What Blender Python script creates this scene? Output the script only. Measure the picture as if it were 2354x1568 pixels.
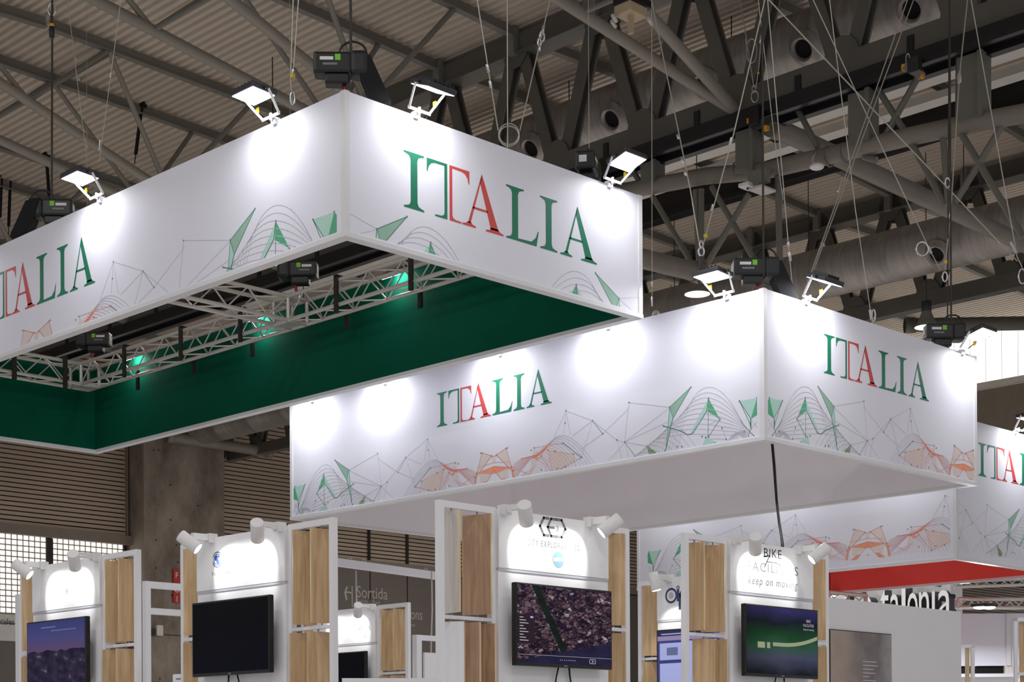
import bpy, bmesh, math, random
from mathutils import Vector, Matrix
R = random.Random(7)
for o in list(bpy.data.objects): bpy.data.objects.remove(o, do_unlink=True)
SC = bpy.context.scene
COL = SC.collection

# ------------------------------------------------------------------ camera
F, B, HY, ROLL, CX = 3826.2, 0.7865, 1735.5, -0.0053, 1177.0   # focal px, yaw, horizon row, roll (frame 2354 x 1568)
EYE = 1.6
CB, SB = math.cos(B), math.sin(B)
cam = bpy.data.cameras.new('camera'); camo = bpy.data.objects.new('camera', cam); COL.objects.link(camo)
cam.sensor_fit = 'HORIZONTAL'; cam.sensor_width = 36.0; cam.lens = 36.0*F/2354.0
cam.shift_x = 0.0; cam.shift_y = (HY-784.0)/2354.0
cam.clip_start = 0.1; cam.clip_end = 400
fw = Vector((CB, SB, 0)); rt = Vector((SB, -CB, 0)); up = Vector((0, 0, 1))
cr, sr = math.cos(ROLL), math.sin(ROLL)
rt2 = rt*cr + up*sr; up2 = up*cr - rt*sr
rt2, up2 = rt*cr - up*(-sr), up*cr - rt*sr
camo.matrix_world = Matrix((( rt2.x, up2.x, -fw.x, 0), (rt2.y, up2.y, -fw.y, 0), (rt2.z, up2.z, -fw.z, EYE), (0, 0, 0, 1)))
SC.camera = camo

# ------------------------------------------------------------------ world, exposure
W = bpy.data.worlds.new('hall_air'); SC.world = W; W.use_nodes = True
bg = W.node_tree.nodes['Background']; bg.inputs[0].default_value = (0.94, 0.95, 1.0, 1); bg.inputs[1].default_value = 0.42
SC.view_settings.view_transform = 'Standard'; SC.view_settings.look = 'None'
SC.view_settings.exposure = 0.0; SC.view_settings.gamma = 1.0; SC.view_settings.use_curve_mapping = False
LAMP_COL = (0.93, 0.95, 1.0)
FLOOD_W = 14.0        # each flood lamp on a banner
SPOT_W = 9.0         # each track spot on a booth
BAY_W = 330.0         # each high bay lamp

# ------------------------------------------------------------------ picture helpers (a pixel of the photograph onto a real plane)
def ray(px, py):
    u, v = px-CX, py-HY
    u, v = u*cr+v*sr, -u*sr+v*cr
    a, t = u/F, -v/F
    return Vector((CB+a*SB, SB-a*CB, t))
def onx(px, py, X): d = ray(px, py); k = X/d.x; return Vector((X, k*d.y, k*d.z+EYE))
def ony(px, py, Y): d = ray(px, py); k = Y/d.y; return Vector((k*d.x, Y, k*d.z+EYE))
def onz(px, py, Z): d = ray(px, py); k = (Z-EYE)/d.z; return Vector((k*d.x, k*d.y, Z))
def ond(px, py, D): d = ray(px, py); return Vector((D*d.x, D*d.y, D*d.z+EYE))

# ------------------------------------------------------------------ materials
def lin(c):
    c = c/255.0
    return c/12.92 if c <= 0.04045 else ((c+0.055)/1.055)**2.4
def rgb(r, g, b): return (lin(r), lin(g), lin(b))
MAT = {}
def mat(name, col, rough=0.6, metal=0.0, emit=0.0, var=0.06, scale=3.0, bump=0.0, stretch=(1, 1, 1), spec=0.5, coat=0.0):
    m = bpy.data.materials.new(name); m.use_nodes = True; MAT[name] = m
    nt = m.node_tree; b = nt.nodes['Principled BSDF']
    b.inputs['Roughness'].default_value = rough; b.inputs['Metallic'].default_value = metal
    b.inputs['Specular IOR Level'].default_value = spec
    b.inputs['Coat Weight'].default_value = coat
    tc = nt.nodes.new('ShaderNodeTexCoord'); mp = nt.nodes.new('ShaderNodeMapping'); mp.inputs['Scale'].default_value = stretch
    gm = nt.nodes.new('ShaderNodeNewGeometry')
    nt.links.new(gm.outputs['Position'], mp.inputs['Vector'])
    nz = nt.nodes.new('ShaderNodeTexNoise'); nz.inputs['Scale'].default_value = scale; nz.inputs['Detail'].default_value = 5
    nt.links.new(mp.outputs[0], nz.inputs['Vector'])
    rp = nt.nodes.new('ShaderNodeValToRGB')
    rp.color_ramp.elements[0].position = 0.3; rp.color_ramp.elements[1].position = 0.7
    rp.color_ramp.elements[0].color = tuple(max(0, c*(1-var)) for c in col)+(1,)
    rp.color_ramp.elements[1].color = tuple(min(1, c*(1+var)) for c in col)+(1,)
    nt.links.new(nz.outputs['Fac'], rp.inputs[0]); nt.links.new(rp.outputs[0], b.inputs['Base Color'])
    if emit > 0:
        nt.links.new(rp.outputs[0], b.inputs['Emission Color']); b.inputs['Emission Strength'].default_value = emit
    if bump > 0:
        bp = nt.nodes.new('ShaderNodeBump'); bp.inputs['Strength'].default_value = bump; bp.inputs['Distance'].default_value = 0.02
        nt.links.new(nz.outputs['Fac'], bp.inputs['Height']); nt.links.new(bp.outputs[0], b.inputs['Normal'])
    return m
mat('roof_sheet', rgb(200, 188, 172), 0.55, var=0.05, scale=0.6)
mat('steel_dark', rgb(94, 92, 85), 0.5, var=0.10, scale=1.5)
mat('steel_grey', rgb(124, 121, 113), 0.5, var=0.08, scale=1.2)
mat('steel_black', rgb(40, 41, 40), 0.5, var=0.15)
mat('purlin_grey', rgb(124, 121, 113), 0.5, var=0.06, scale=0.8)
mat('rail_black', rgb(26, 26, 30), 0.35, var=0.2)
mat('tube_light', rgb(146, 141, 130), 0.5, var=0.06, scale=1.0)
mat('pipe_rust', rgb(128, 122, 112), 0.55, var=0.14, scale=1.0)
mat('post_grey', rgb(112, 111, 101), 0.55, var=0.05)
mat('white_banner', (0.78, 0.78, 0.85), 0.65, var=0.008)
mat('white_profile', (0.74, 0.74, 0.75), 0.4, var=0.01)
mat('green_lining', rgb(0, 84, 62), 0.8, var=0.08, scale=0.7, spec=0.1)
mat('grey_lining', rgb(240, 236, 240), 0.7, var=0.01)
mat('red_lining', rgb(240, 84, 78), 0.7, var=0.04, scale=1.0)
mat('print_green', rgb(12, 118, 86), 0.6, var=0.08, scale=2.0)
mat('print_red', rgb(203, 73, 70), 0.6, var=0.06, scale=2.0)
mat('art_green', rgb(86, 172, 130), 0.65, var=0.05)
mat('art_green_mid', rgb(150, 187, 168), 0.65, var=0.05)
mat('art_green_light', rgb(180, 217, 206), 0.65, var=0.04)
mat('art_olive', rgb(119, 150, 92), 0.65, var=0.05)
mat('art_orange', rgb(240, 158, 122), 0.65, var=0.05)
mat('art_salmon', rgb(232, 118, 98), 0.65, var=0.06)
mat('art_beige', rgb(224, 210, 204), 0.65, var=0.03)
mat('art_line_grey', rgb(196, 196, 207), 0.65, var=0.03)
mat('art_line_dark', rgb(118, 128, 132), 0.65, var=0.03)
mat('art_line_green', rgb(70, 128, 108), 0.65, var=0.03)
mat('art_line_red', rgb(226, 172, 167), 0.65, var=0.03)
mat('alu', (0.66, 0.63, 0.59), 0.35, 0.45, var=0.06)
mat('black_plastic', (0.008, 0.008, 0.009), 0.4, var=0.3)
mat('black_cloth', (0.006, 0.006, 0.007), 0.9, var=0.3)
mat('strap_brown', rgb(38, 30, 28), 0.6, var=0.2)
mat('wire', rgb(190, 184, 172), 0.35, 0.5, var=0.1)
mat('wire_dark', rgb(60, 56, 50), 0.5, 0.3, var=0.1)
mat('shackle', rgb(205, 205, 205), 0.25, 0.9, var=0.05)
mat('tag_yellow', rgb(228, 206, 40), 0.5, var=0.05)
mat('tag_orange', rgb(235, 160, 30), 0.5, var=0.05)
mat('sticker_green', rgb(120, 200, 50), 0.5, var=0.05)
mat('sticker_white', rgb(225, 225, 222), 0.5, var=0.05)
mat('sticker_grey', rgb(120, 122, 124), 0.5, var=0.05)
mat('red_hook', rgb(150, 40, 35), 0.4, var=0.1)
mat('lamp_white', (0.80, 0.80, 0.80), 0.4, var=0.01)
mat('lamp_body', rgb(58, 58, 62), 0.45, 0.3, var=0.1)
mat('lens_on', (0.96, 0.97, 1.0), 0.4, emit=5.0, var=0.0)
mat('spot_lens_on', (1.0, 0.98, 0.95), 0.4, emit=5.0, var=0.0)
mat('bay_lens_on', (1.0, 0.84, 0.66), 0.4, emit=9.0, var=0.0)
mat('booth_white', (0.87, 0.87, 0.89), 0.5, var=0.01)
mat('booth_frame', (0.84, 0.84, 0.87), 0.45, var=0.01)
mat('panel_line', rgb(190, 192, 200), 0.6, var=0.01)
mat('bracket_grey', rgb(150, 152, 156), 0.4, 0.4, var=0.05)
mat('print_black', rgb(38, 38, 40), 0.6, var=0.05)
mat('print_grey', rgb(122, 124, 128), 0.6, var=0.05)
mat('print_navy', rgb(52, 66, 104), 0.6, var=0.05)
mat('print_blue', rgb(60, 88, 160), 0.6, var=0.05)
mat('print_sky', rgb(150, 196, 214), 0.6, var=0.05)
mat('wall_slat', rgb(188, 170, 152), 0.55, var=0.06, scale=0.5)
mat('wall_dark', rgb(46, 39, 34), 0.7, var=0.1)
mat('wall_sill', rgb(128, 118, 105), 0.6, var=0.06)
mat('sign_panel', rgb(104, 95, 88), 0.6, var=0.06, scale=0.4)
mat('sign_letter', rgb(172, 166, 160), 0.6, var=0.03)
mat('grey_wall', rgb(224, 223, 225), 0.6, var=0.01)
mat('floor_carpet', rgb(218, 214, 212), 0.9, var=0.08, scale=1.5)
mat('red_sign', rgb(178, 40, 34), 0.5, var=0.04)
mat('conduit', rgb(205, 203, 196), 0.5, var=0.04)
mat('tan_box', rgb(190, 172, 140), 0.5, var=0.06)
mat('letter_face', (0.86, 0.86, 0.84), 0.5, emit=0.25, var=0.01)
mat('letter_side', rgb(52, 54, 64), 0.35, var=0.1)
mat('pane_lit', (1.0, 0.955, 0.91), 0.4, emit=0.9, var=0.02, scale=1.0)
mat('skylight_lit', (1.0, 0.985, 0.95), 0.5, emit=1.0, var=0.02, scale=1.0)
mat('cable_black', (0.006, 0.006, 0.008), 0.5, var=0.2)
mat('hole_black', (0.002, 0.002, 0.002), 0.9, var=0.1)

def wood(name, c1, c2):
    m = bpy.data.materials.new(name); m.use_nodes = True; MAT[name] = m
    nt = m.node_tree; b = nt.nodes['Principled BSDF']; b.inputs['Roughness'].default_value = 0.5
    gm = nt.nodes.new('ShaderNodeNewGeometry'); mp = nt.nodes.new('ShaderNodeMapping'); mp.inputs['Scale'].default_value = (26, 26, 1.6)
    nt.links.new(gm.outputs['Position'], mp.inputs[0])
    nz = nt.nodes.new('ShaderNodeTexNoise'); nz.inputs['Scale'].default_value = 1.3; nz.inputs['Detail'].default_value = 7; nz.inputs['Distortion'].default_value = 0.6
    nt.links.new(mp.outputs[0], nz.inputs['Vector'])
    rp = nt.nodes.new('ShaderNodeValToRGB'); rp.color_ramp.elements[0].position = 0.32; rp.color_ramp.elements[1].position = 0.68
    rp.color_ramp.elements[0].color = c1+(1,); rp.color_ramp.elements[1].color = c2+(1,)
    nt.links.new(nz.outputs['Fac'], rp.inputs[0]); nt.links.new(rp.outputs[0], b.inputs['Base Color'])
wood('oak', rgb(184, 150, 110), rgb(214, 184, 142))
wood('oak_warm', rgb(162, 128, 100), rgb(192, 160, 130))
wood('oak_pale_lit', rgb(206, 200, 194), rgb(226, 220, 214))  # whitish oak: the light falling on a front slat is put into its colour
wood('oak_edge', rgb(205, 180, 140), rgb(226, 204, 166))

def duct_mat():
    m = bpy.data.materials.new('spiral_duct'); m.use_nodes = True; MAT['spiral_duct'] = m
    nt = m.node_tree; b = nt.nodes['Principled BSDF']; b.inputs['Metallic'].default_value = 0.4; b.inputs['Roughness'].default_value = 0.45
    gm = nt.nodes.new('ShaderNodeNewGeometry'); mp = nt.nodes.new('ShaderNodeMapping')
    nt.links.new(gm.outputs['Position'], mp.inputs[0])
    wv = nt.nodes.new('ShaderNodeTexWave'); wv.bands_direction = 'Y'; wv.inputs['Scale'].default_value = 1.6; wv.inputs['Distortion'].default_value = 0.3; wv.inputs['Detail'].default_value = 1
    nt.links.new(mp.outputs[0], wv.inputs['Vector'])
    nz = nt.nodes.new('ShaderNodeTexNoise'); nz.inputs['Scale'].default_value = 2.2; nz.inputs['Detail'].default_value = 6
    mp2 = nt.nodes.new('ShaderNodeMapping'); mp2.inputs['Scale'].default_value = (0.6, 4, 0.6); nt.links.new(gm.outputs['Position'], mp2.inputs[0]); nt.links.new(mp2.outputs[0], nz.inputs['Vector'])
    rp = nt.nodes.new('ShaderNodeValToRGB'); rp.color_ramp.elements[0].color = rgb(118, 112, 106)+(1,); rp.color_ramp.elements[1].color = rgb(176, 172, 166)+(1,)
    nt.links.new(nz.outputs['Fac'], rp.inputs[0]); nt.links.new(rp.outputs[0], b.inputs['Base Color'])
    bp = nt.nodes.new('ShaderNodeBump'); bp.inputs['Strength'].default_value = 0.25; bp.inputs['Distance'].default_value = 0.008
    nt.links.new(wv.outputs['Fac'], bp.inputs['Height']); nt.links.new(bp.outputs[0], b.inputs['Normal'])
duct_mat()
def concrete():
    m = bpy.data.materials.new('concrete'); m.use_nodes = True; MAT['concrete'] = m
    nt = m.node_tree; b = nt.nodes['Principled BSDF']; b.inputs['Roughness'].default_value = 0.85
    gm = nt.nodes.new('ShaderNodeNewGeometry')
    nz = nt.nodes.new('ShaderNodeTexNoise'); nz.inputs['Scale'].default_value = 0.9; nz.inputs['Detail'].default_value = 9; nz.inputs['Roughness'].default_value = 0.65
    mp = nt.nodes.new('ShaderNodeMapping'); mp.inputs['Scale'].default_value = (1, 1, 0.55); nt.links.new(gm.outputs['Position'], mp.inputs[0]); nt.links.new(mp.outputs[0], nz.inputs['Vector'])
    rp = nt.nodes.new('ShaderNodeValToRGB'); rp.color_ramp.elements[0].position = 0.3; rp.color_ramp.elements[1].position = 0.72
    rp.color_ramp.elements[0].color = rgb(96, 86, 76)+(1,); rp.color_ramp.elements[1].color = rgb(164, 152, 138)+(1,)
    nt.links.new(nz.outputs['Fac'], rp.inputs[0]); nt.links.new(rp.outputs[0], b.inputs['Base Color'])
    bp = nt.nodes.new('ShaderNodeBump'); bp.inputs['Strength'].default_value = 0.3; nt.links.new(nz.outputs['Fac'], bp.inputs['Height']); nt.links.new(bp.outputs[0], b.inputs['Normal'])
concrete()

# ------------------------------------------------------------------ object helpers
WM = {}
def link(name, data, M, parent=None, label=None, cat=None, group=None, kind=None):
    o = bpy.data.objects.new(name, data); COL.objects.link(o)
    if parent is not None:
        o.parent = parent; o.matrix_parent_inverse = WM[parent].inverted()
    o.matrix_basis = M; WM[o] = M.copy()
    if label: o['label'] = label
    if cat: o['category'] = cat
    if group: o['group'] = group
    if kind: o['kind'] = kind
    return o
def thing(name, loc, label, cat, group=None):
    return link(name, None, Matrix.Translation(Vector(loc)), None, label, cat, group)
def struct(o): o['kind'] = 'structure'; return o
def mesh_from(name, verts, faces, mats, idx=None, smooth=False):
    me = bpy.data.meshes.new(name); me.from_pydata([tuple(v) for v in verts], [], faces)
    for m in (mats if isinstance(mats, (list, tuple)) else [mats]): me.materials.append(MAT[m])
    if idx: me.polygons.foreach_set('material_index', idx)
    if smooth: me.polygons.foreach_set('use_smooth', [True]*len(me.polygons))
    me.update(); return me
def mobj(name, verts, faces, m, parent=None, smooth=False, idx=None, **kw):
    return link(name, mesh_from(name, verts, faces, m, idx, smooth), Matrix.Identity(4), parent, **kw)
CACHE = {}
def from_bm(key, bm, m, smooth=False, auto=None):
    me = bpy.data.meshes.new(key); bm.to_mesh(me); bm.free(); me.materials.append(MAT[m])
    if smooth: me.polygons.foreach_set('use_smooth', [True]*len(me.polygons))
    return me
def cube_mesh(m, bev=0.0):
    k = ('cube', m, bev)
    if k not in CACHE:
        bm = bmesh.new(); bmesh.ops.create_cube(bm, size=1.0)
        CACHE[k] = from_bm('box_'+m, bm, m)
    return CACHE[k]
def cyl_mesh(m, seg=10):
    k = ('cyl', m, seg)
    if k not in CACHE:
        vs, fs = [], []
        for i in range(seg):
            a = 2*math.pi*i/seg; vs += [(math.cos(a), math.sin(a), 0), (math.cos(a), math.sin(a), 1)]
        for i in range(seg):
            j = (i+1) % seg; fs.append((2*i, 2*j, 2*j+1, 2*i+1))
        fs.append(tuple(2*i for i in range(seg))[::-1]); fs.append(tuple(2*i+1 for i in range(seg)))
        me = mesh_from('tube_'+m, vs, fs, m)
        sm = [True]*seg+[False, False]; me.polygons.foreach_set('use_smooth', sm)
        CACHE[k] = me
    return CACHE[k]
def box(name, c, size, m, parent=None, rot=None, **kw):
    M = Matrix.Translation(Vector(c))
    if rot is not None: M = M @ rot
    M = M @ Matrix.Diagonal((size[0], size[1], size[2], 1))
    return link(name, cube_mesh(m), M, parent, **kw)
def boxr(name, a, b, m, parent=None, **kw):
    a, b = Vector(a), Vector(b); c = (a+b)/2; s = b-a
    return box(name, c, (abs(s.x), abs(s.y), abs(s.z)), m, parent, **kw)
def frame_to(p, q, hint=(0, 0, 1)):
    z = (Vector(q)-Vector(p)); L = z.length; z.normalize(); h = Vector(hint)
    if abs(z.dot(h)) > 0.99: h = Vector((1, 0, 0))
    x = h.cross(z).normalized(); y = z.cross(x)
    return Matrix(((x.x, y.x, z.x, 0), (x.y, y.y, z.y, 0), (x.z, y.z, z.z, 0), (0, 0, 0, 1))), L
def tube(name, p, q, r, m, parent=None, seg=10, **kw):
    Rm, L = frame_to(p, q)
    return link(name, cyl_mesh(m, seg), Matrix.Translation(Vector(p)) @ Rm @ Matrix.Diagonal((r, r, L, 1)), parent, **kw)
def beam(name, p, q, w, h, m, parent=None, hint=(1, 0, 0), **kw):
    # a box from p to q: w across the hint axis side, h along it
    Rm, L = frame_to(p, q, hint)
    M = Matrix.Translation((Vector(p)+Vector(q))/2) @ Rm @ Matrix.Diagonal((w, h, L, 1))
    return link(name, cube_mesh(m), M, parent, **kw)
def path_mesh(pts, r, seg=8, closed=False):
    pts = [Vector(p) for p in pts]; n = len(pts); vs, fs = [], []
    prev = None
    for i, p in enumerate(pts):
        if closed: t = pts[(i+1) % n]-pts[i-1]
        else: t = pts[min(i+1, n-1)]-pts[max(i-1, 0)]
        t.normalize()
        if prev is None:
            h = Vector((0, 0, 1)) if abs(t.z) < 0.9 else Vector((1, 0, 0)); x = h.cross(t).normalized()
        else: x = (prev-t*prev.dot(t)).normalized()
        prev = x; y = t.cross(x)
        for k in range(seg):
            a = 2*math.pi*k/seg; vs.append(p+x*(r*math.cos(a))+y*(r*math.sin(a)))
    m = n if closed else n-1
    for i in range(m):
        for k in range(seg):
            a = i*seg+k; b = i*seg+(k+1) % seg; c = ((i+1) % n)*seg+(k+1) % seg; d = ((i+1) % n)*seg+k
            fs.append((a, b, c, d))
    if not closed: fs += [tuple(range(seg))[::-1], tuple(range((n-1)*seg, n*seg))]
    return vs, fs
def path(name, pts, r, m, parent=None, seg=8, closed=False, **kw):
    vs, fs = path_mesh(pts, r, seg, closed); return mobj(name, vs, fs, m, parent, True, **kw)
def ring(name, c, ax, ay, rx, ry, r, m, parent=None, n=20, **kw):
    ax, ay = Vector(ax), Vector(ay)
    return path(name, [Vector(c)+ax*(rx*math.cos(2*math.pi*i/n))+ay*(ry*math.sin(2*math.pi*i/n)) for i in range(n)], r, m, parent, 6, True, **kw)
def prism(name, prof, a, b, m, parent=None, **kw):
    # profile polygon given as 3-D points, swept by vector b-a
    d = Vector(b)-Vector(a); n = len(prof)
    vs = [Vector(p) for p in prof]+[Vector(p)+d for p in prof]
    fs = [tuple(range(n))[::-1], tuple(range(n, 2*n))]+[(i, (i+1) % n, n+(i+1) % n, n+i) for i in range(n)]
    return mobj(name, vs, fs, m, parent, **kw)
def rbox_mesh(key, size, m, bev):
    if key not in CACHE:
        bm = bmesh.new(); bmesh.ops.create_cube(bm, size=1.0); bmesh.ops.scale(bm, vec=size, verts=bm.verts)
        bmesh.ops.bevel(bm, geom=list(bm.edges), offset=bev, segments=2, affect='EDGES', profile=0.6)
        CACHE[key] = from_bm('rounded_'+m, bm, m)
    return CACHE[key]
def rbox(name, M, size, m, bev, parent=None, **kw):
    return link(name, rbox_mesh(('rb', m)+tuple(round(s, 4) for s in size)+(bev,), size, m, bev), M, parent, **kw)
def basis(x, y, z, o):
    x, y, z, o = Vector(x), Vector(y), Vector(z), Vector(o)
    return Matrix(((x.x, y.x, z.x, o.x), (x.y, y.y, z.y, o.y), (x.z, y.z, z.z, o.z), (0, 0, 0, 1)))
def text_mesh(txt, size, m, spacing=1.0, shear=0.0, extrude=0.0):
    cu = bpy.data.curves.new('lettering', 'FONT'); cu.body = txt; cu.size = size; cu.space_character = spacing; cu.shear = shear
    cu.extrude = extrude; cu.align_x = 'LEFT'; cu.resolution_u = 3
    ob = bpy.data.objects.new('tmp_text', cu); COL.objects.link(ob)
    dg = bpy.context.evaluated_depsgraph_get(); me = bpy.data.meshes.new_from_object(ob.evaluated_get(dg))
    bpy.data.objects.remove(ob, do_unlink=True); bpy.data.curves.remove(cu)
    me.materials.clear(); me.materials.append(MAT[m]); me.name = 'lettering'
    return me
def text(name, txt, size, m, origin, xdir, parent, spacing=1.0, shear=0.0, center=True, width=None, extrude=0.0, zdir=(0, 0, 1), **kw):
    me = text_mesh(txt, size, m, spacing, shear, extrude)
    xs = [v.co.x for v in me.vertices]; ys = [v.co.y for v in me.vertices]
    w = (max(xs)-min(xs)) or 1.0
    sx = (width/w) if width else 1.0
    off = -(max(xs)+min(xs))/2*sx if center else -min(xs)*sx
    X = Vector(xdir).normalized(); Z = Vector(zdir); N = X.cross(Z)
    M = basis(X*sx, Z, N, Vector(origin)+X*off)
    return link(name, me, M, parent, **kw)

# ------------------------------------------------------------------ hall shell
XT = (10.1, 23.8, 37.5, 51.2, 64.9)          # roof trusses stand in these planes
def zroof(x):
    d = min(abs(x-t) for t in (-3.6,)+XT+(78.6, 92.3, 106.0)); return EYE+14.56+0.035*min(d, 6.85)
def build_roof():
    pitch = 0.205; vs, fs = [], []
    y0, y1 = -6.0, 53.2; x = -6.0; prof = []
    while x < 112:
        for dx, dz in ((0.0, 0.0), (0.085, 0.0), (0.112, 0.055), (0.178, 0.055)):
            prof.append((x+dx, zroof(x+dx)+dz))
        x += pitch
    for px_, pz in prof: vs += [(px_, y0, pz), (px_, y1, pz)]
    for i in range(len(prof)-1): fs.append((2*i, 2*i+1, 2*i+3, 2*i+2))
    o = mobj('ceiling', vs, fs, 'roof_sheet'); struct(o); o['label'] = 'corrugated steel roof sheeting over the hall'
    return o
roof = build_roof()
fl = boxr('floor', (-8, -8, -0.1), (112, 54, 0), 'floor_carpet'); struct(fl); fl['label'] = 'grey carpeted hall floor'
YW = 53.0
ZL = EYE+8.1
# far wall (runs along X at y = 53): louvre slats above, window and sign panels below
wl = boxr('wall_back', (-8, YW+0.25, 0), (112, YW+0.6, 17.4), 'wall_dark'); struct(wl); wl['label'] = 'dark backing of the far louvred hall wall'
slat_x = ((16.0, 33.1), (36.8, 52.5), (52.5, 66.0), (66.0, 84.0), (84.0, 104.0))
for (xa, xb) in slat_x:
    nrow = 42
    for k in range(nrow):
        z = ZL+0.06+0.1635*k
        if z > zroof(40)-0.2: break
        if xa > 60 and z > ZL+2.6: break
        Rm = Matrix.Rotation(math.radians(-14), 4, 'X')
        box('slat', ((xa+xb)/2, YW+0.1, z), (xb-xa-0.06, 0.03, 0.125), 'wall_slat', wl, Rm)
for xa, xb in slat_x:
    boxr('trim_mullion', (xb-0.06, YW-0.02, ZL), (xb, YW+0.2, ZL+6.6), 'wall_sill', wl)
for x in (44.6, 46.7):
    boxr('trim_mullion', (x-0.05, YW-0.02, ZL-0.45), (x+0.05, YW+0.05, ZL+2.0), 'wall_dark', wl)
sl = boxr('trim_1', (16, YW-0.12, ZL-0.36), (104, YW+0.2, ZL-0.02), 'wall_sill'); struct(sl); sl['label'] = 'steel sill band under the louvred wall'
# dark sign panels under the louvres
for i, (xa, xb) in enumerate(((36.9, 40.6), (40.6, 42.6), (42.6, 44.6), (44.6, 46.65), (46.65, 48.7), (48.7, 50.7), (50.7, 56), (56, 80))):
    boxr('wall_panel', (xa+0.03, YW-0.03, 0.0), (xb-0.03, YW+0.2, ZL-0.4), 'sign_panel', wl)
# concrete pier
pier = thing('concrete_pier', (34.95, YW, 0), 'tall raw concrete pier between two louvred wall bays', 'column')
boxr('shaft', (33.2, YW-0.9, 0), (36.72, YW+0.3, 16.4), 'concrete', pier)
for z in (4.3, 6.05): boxr('joint_groove', (33.19, YW-0.915, z), (36.73, YW-0.895, z+0.03), 'wall_dark', pier)
for k in range(26):
    zz = R.uniform(3.0, 13.0); xx = R.uniform(33.5, 36.4)
    tube('tie_hole', (xx, YW-0.905, zz), (xx, YW-0.89, zz), 0.035, 'wall_dark', pier, 8)
# glazed wall window
def window():
    xa, xb, za, zb = 17.5, 33.0, EYE+4.95, EYE+7.72
    w = boxr('window_1', (xa, YW+0.12, za), (xb, YW+0.16, zb), 'wall_sill'); struct(w); w['label'] = 'grid of backlit glass panes in the far wall'
    nx, px_ = 0, 0.222
    xm = 24.83+0.0
    mull = onx  # keep name short
    mx = ony(118, 1300, YW).x
    n = 0
    x = xb-0.05
    while x > 22.6:
        if not (mx-0.12 < x-px_/2 < mx+0.12):
            z = za+0.05
            while z < zb-0.1 and n < 300:
                box('pane', (x-px_/2, YW+0.105, z+0.1), (px_-0.052, 0.02, 0.198-0.045), 'pane_lit', w); n += 1
                z += 0.198
        x -= px_
        if n >= 300: break
    boxr('mullion', (mx-0.1, YW+0.04, za), (mx+0.1, YW+0.12, zb), 'wall_dark', w)
    boxr('frame_rail', (xa, YW+0.0, za-0.3), (xb, YW+0.12, za), 'conduit', w)
    return w
window()
lw = boxr('wall_left', (12, YW-0.02, 0), (33.1, YW+0.2, EYE+4.6), 'sign_panel'); struct(lw); lw['label'] = 'grey lower wall under the glass pane window'
boxr('fascia', (12, YW-0.08, EYE+4.02), (32.5, YW-0.03, EYE+4.62), 'conduit', lw)
text('fascia_lettering', 'rcules', 0.32, 'print_black', ony(14, 1436, YW-0.09), (1, 0, 0), lw, width=0.62)
# lettering on the sign panels
pan = wl
def wtext(txt, px_, py_, h_px, wpx, m='sign_letter', parent=pan):
    p = ony(px_, py_, YW-0.04); d = p.x*CB+p.y*SB
    q = ony(px_+wpx, py_, YW-0.04)
    text('wall_lettering', txt, h_px*d/F*1.38, m, p, (1, 0, 0), parent, center=False, width=abs(q.x-p.x))
wtext('Sortida', 820, 1373, 28, 71)
wtext('Salida / Exit', 820, 1386, 10, 54)
wtext('Pavellons', 898, 1420, 26, 73)
wtext('Pavilions', 898, 1437, 9, 56)
def warrow():
    a = [(791, 1362), (796, 1347), (800, 1350), (796, 1359), (808, 1361), (808, 1365), (796, 1363), (799, 1378), (795, 1381)]
    vs = [ony(x, y, YW-0.04) for x, y in a]
    mobj('wall_arrow', vs, [tuple(range(len(vs)))], 'sign_letter', pan)
    p, q = ony(808, 1347, YW-0.04), ony(809.5, 1396, YW-0.04)
    boxr('wall_arrow', (p.x, YW-0.045, q.z), (q.x+0.03, YW-0.035, p.z), 'sign_letter', pan)
warrow()
# right clerestory wall (plane x = 51.2, only its upper part hangs below the roof)
def clerestory():
    X = 51.6
    w = boxr('wall_right', (X, 5, EYE+10.6), (X+0.3, 53, EYE+12.55), 'wall_sill'); struct(w); w['label'] = 'solid band of wall under the bright clerestory'
    g = boxr('window_2', (X+0.15, 5, EYE+12.55), (X+0.2, 53, EYE+14.6), 'wall_sill'); struct(g); g['label'] = 'bright translucent clerestory strip high on the right'
    y = 24.0
    while y < 33:
        boxr('pane', (X+0.1, y+0.02, EYE+12.58), (X+0.14, y+0.58, EYE+14.5), 'skylight_lit', g); y += 0.6
    boxr('ledge', (X-0.35, 5, EYE+12.38), (X+0.05, 53, EYE+12.56), 'conduit', w)
clerestory()

# ------------------------------------------------------------------ roof steel
YN = [24.6+6.6*k for k in range(-3, 5)]
def purlins():
    n = 0
    for i, yn in enumerate(YN):
        for s in (-1, 1):
            y = yn+1.13*s
            for a, b in zip(XT[:-2], XT[1:-1]):
                if y < 9 and a < 20: continue
                if (y < 14 or y > 50) and a < 20: continue
                mid = (a+b)/2
                where = {0: 'in the near bay', 1: 'in the second bay', 2: 'in the far bay'}[XT.index(a)]
                t = thing('roof_purlin', (mid, y, zroof(mid)-0.3), '%s roof purlin counted from the far wall %s' % (('first', 'second', 'third', 'fourth', 'fifth', 'sixth', 'seventh', 'eighth', 'ninth', 'tenth', 'eleventh', 'twelfth', 'thirteenth', 'fourteenth', 'fifteenth', 'sixteenth')[2*(len(YN)-1-i)+(1 if s < 0 else 0)], where), 'purlin', 'roof purlins')
                for p, q in ((a, mid), (mid, b)):
                    zp, zq = zroof(p)-0.115, zroof(q)-0.115
                    beam('web', (p+0.1, y, zp), (q, y, zq), 0.035, 0.2, 'purlin_grey', t, (0, 0, 1))
                    beam('flange', (p+0.1, y, zp-0.1), (q, y, zq-0.1), 0.15, 0.025, 'purlin_grey', t, (0, 0, 1))
purlins()
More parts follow.
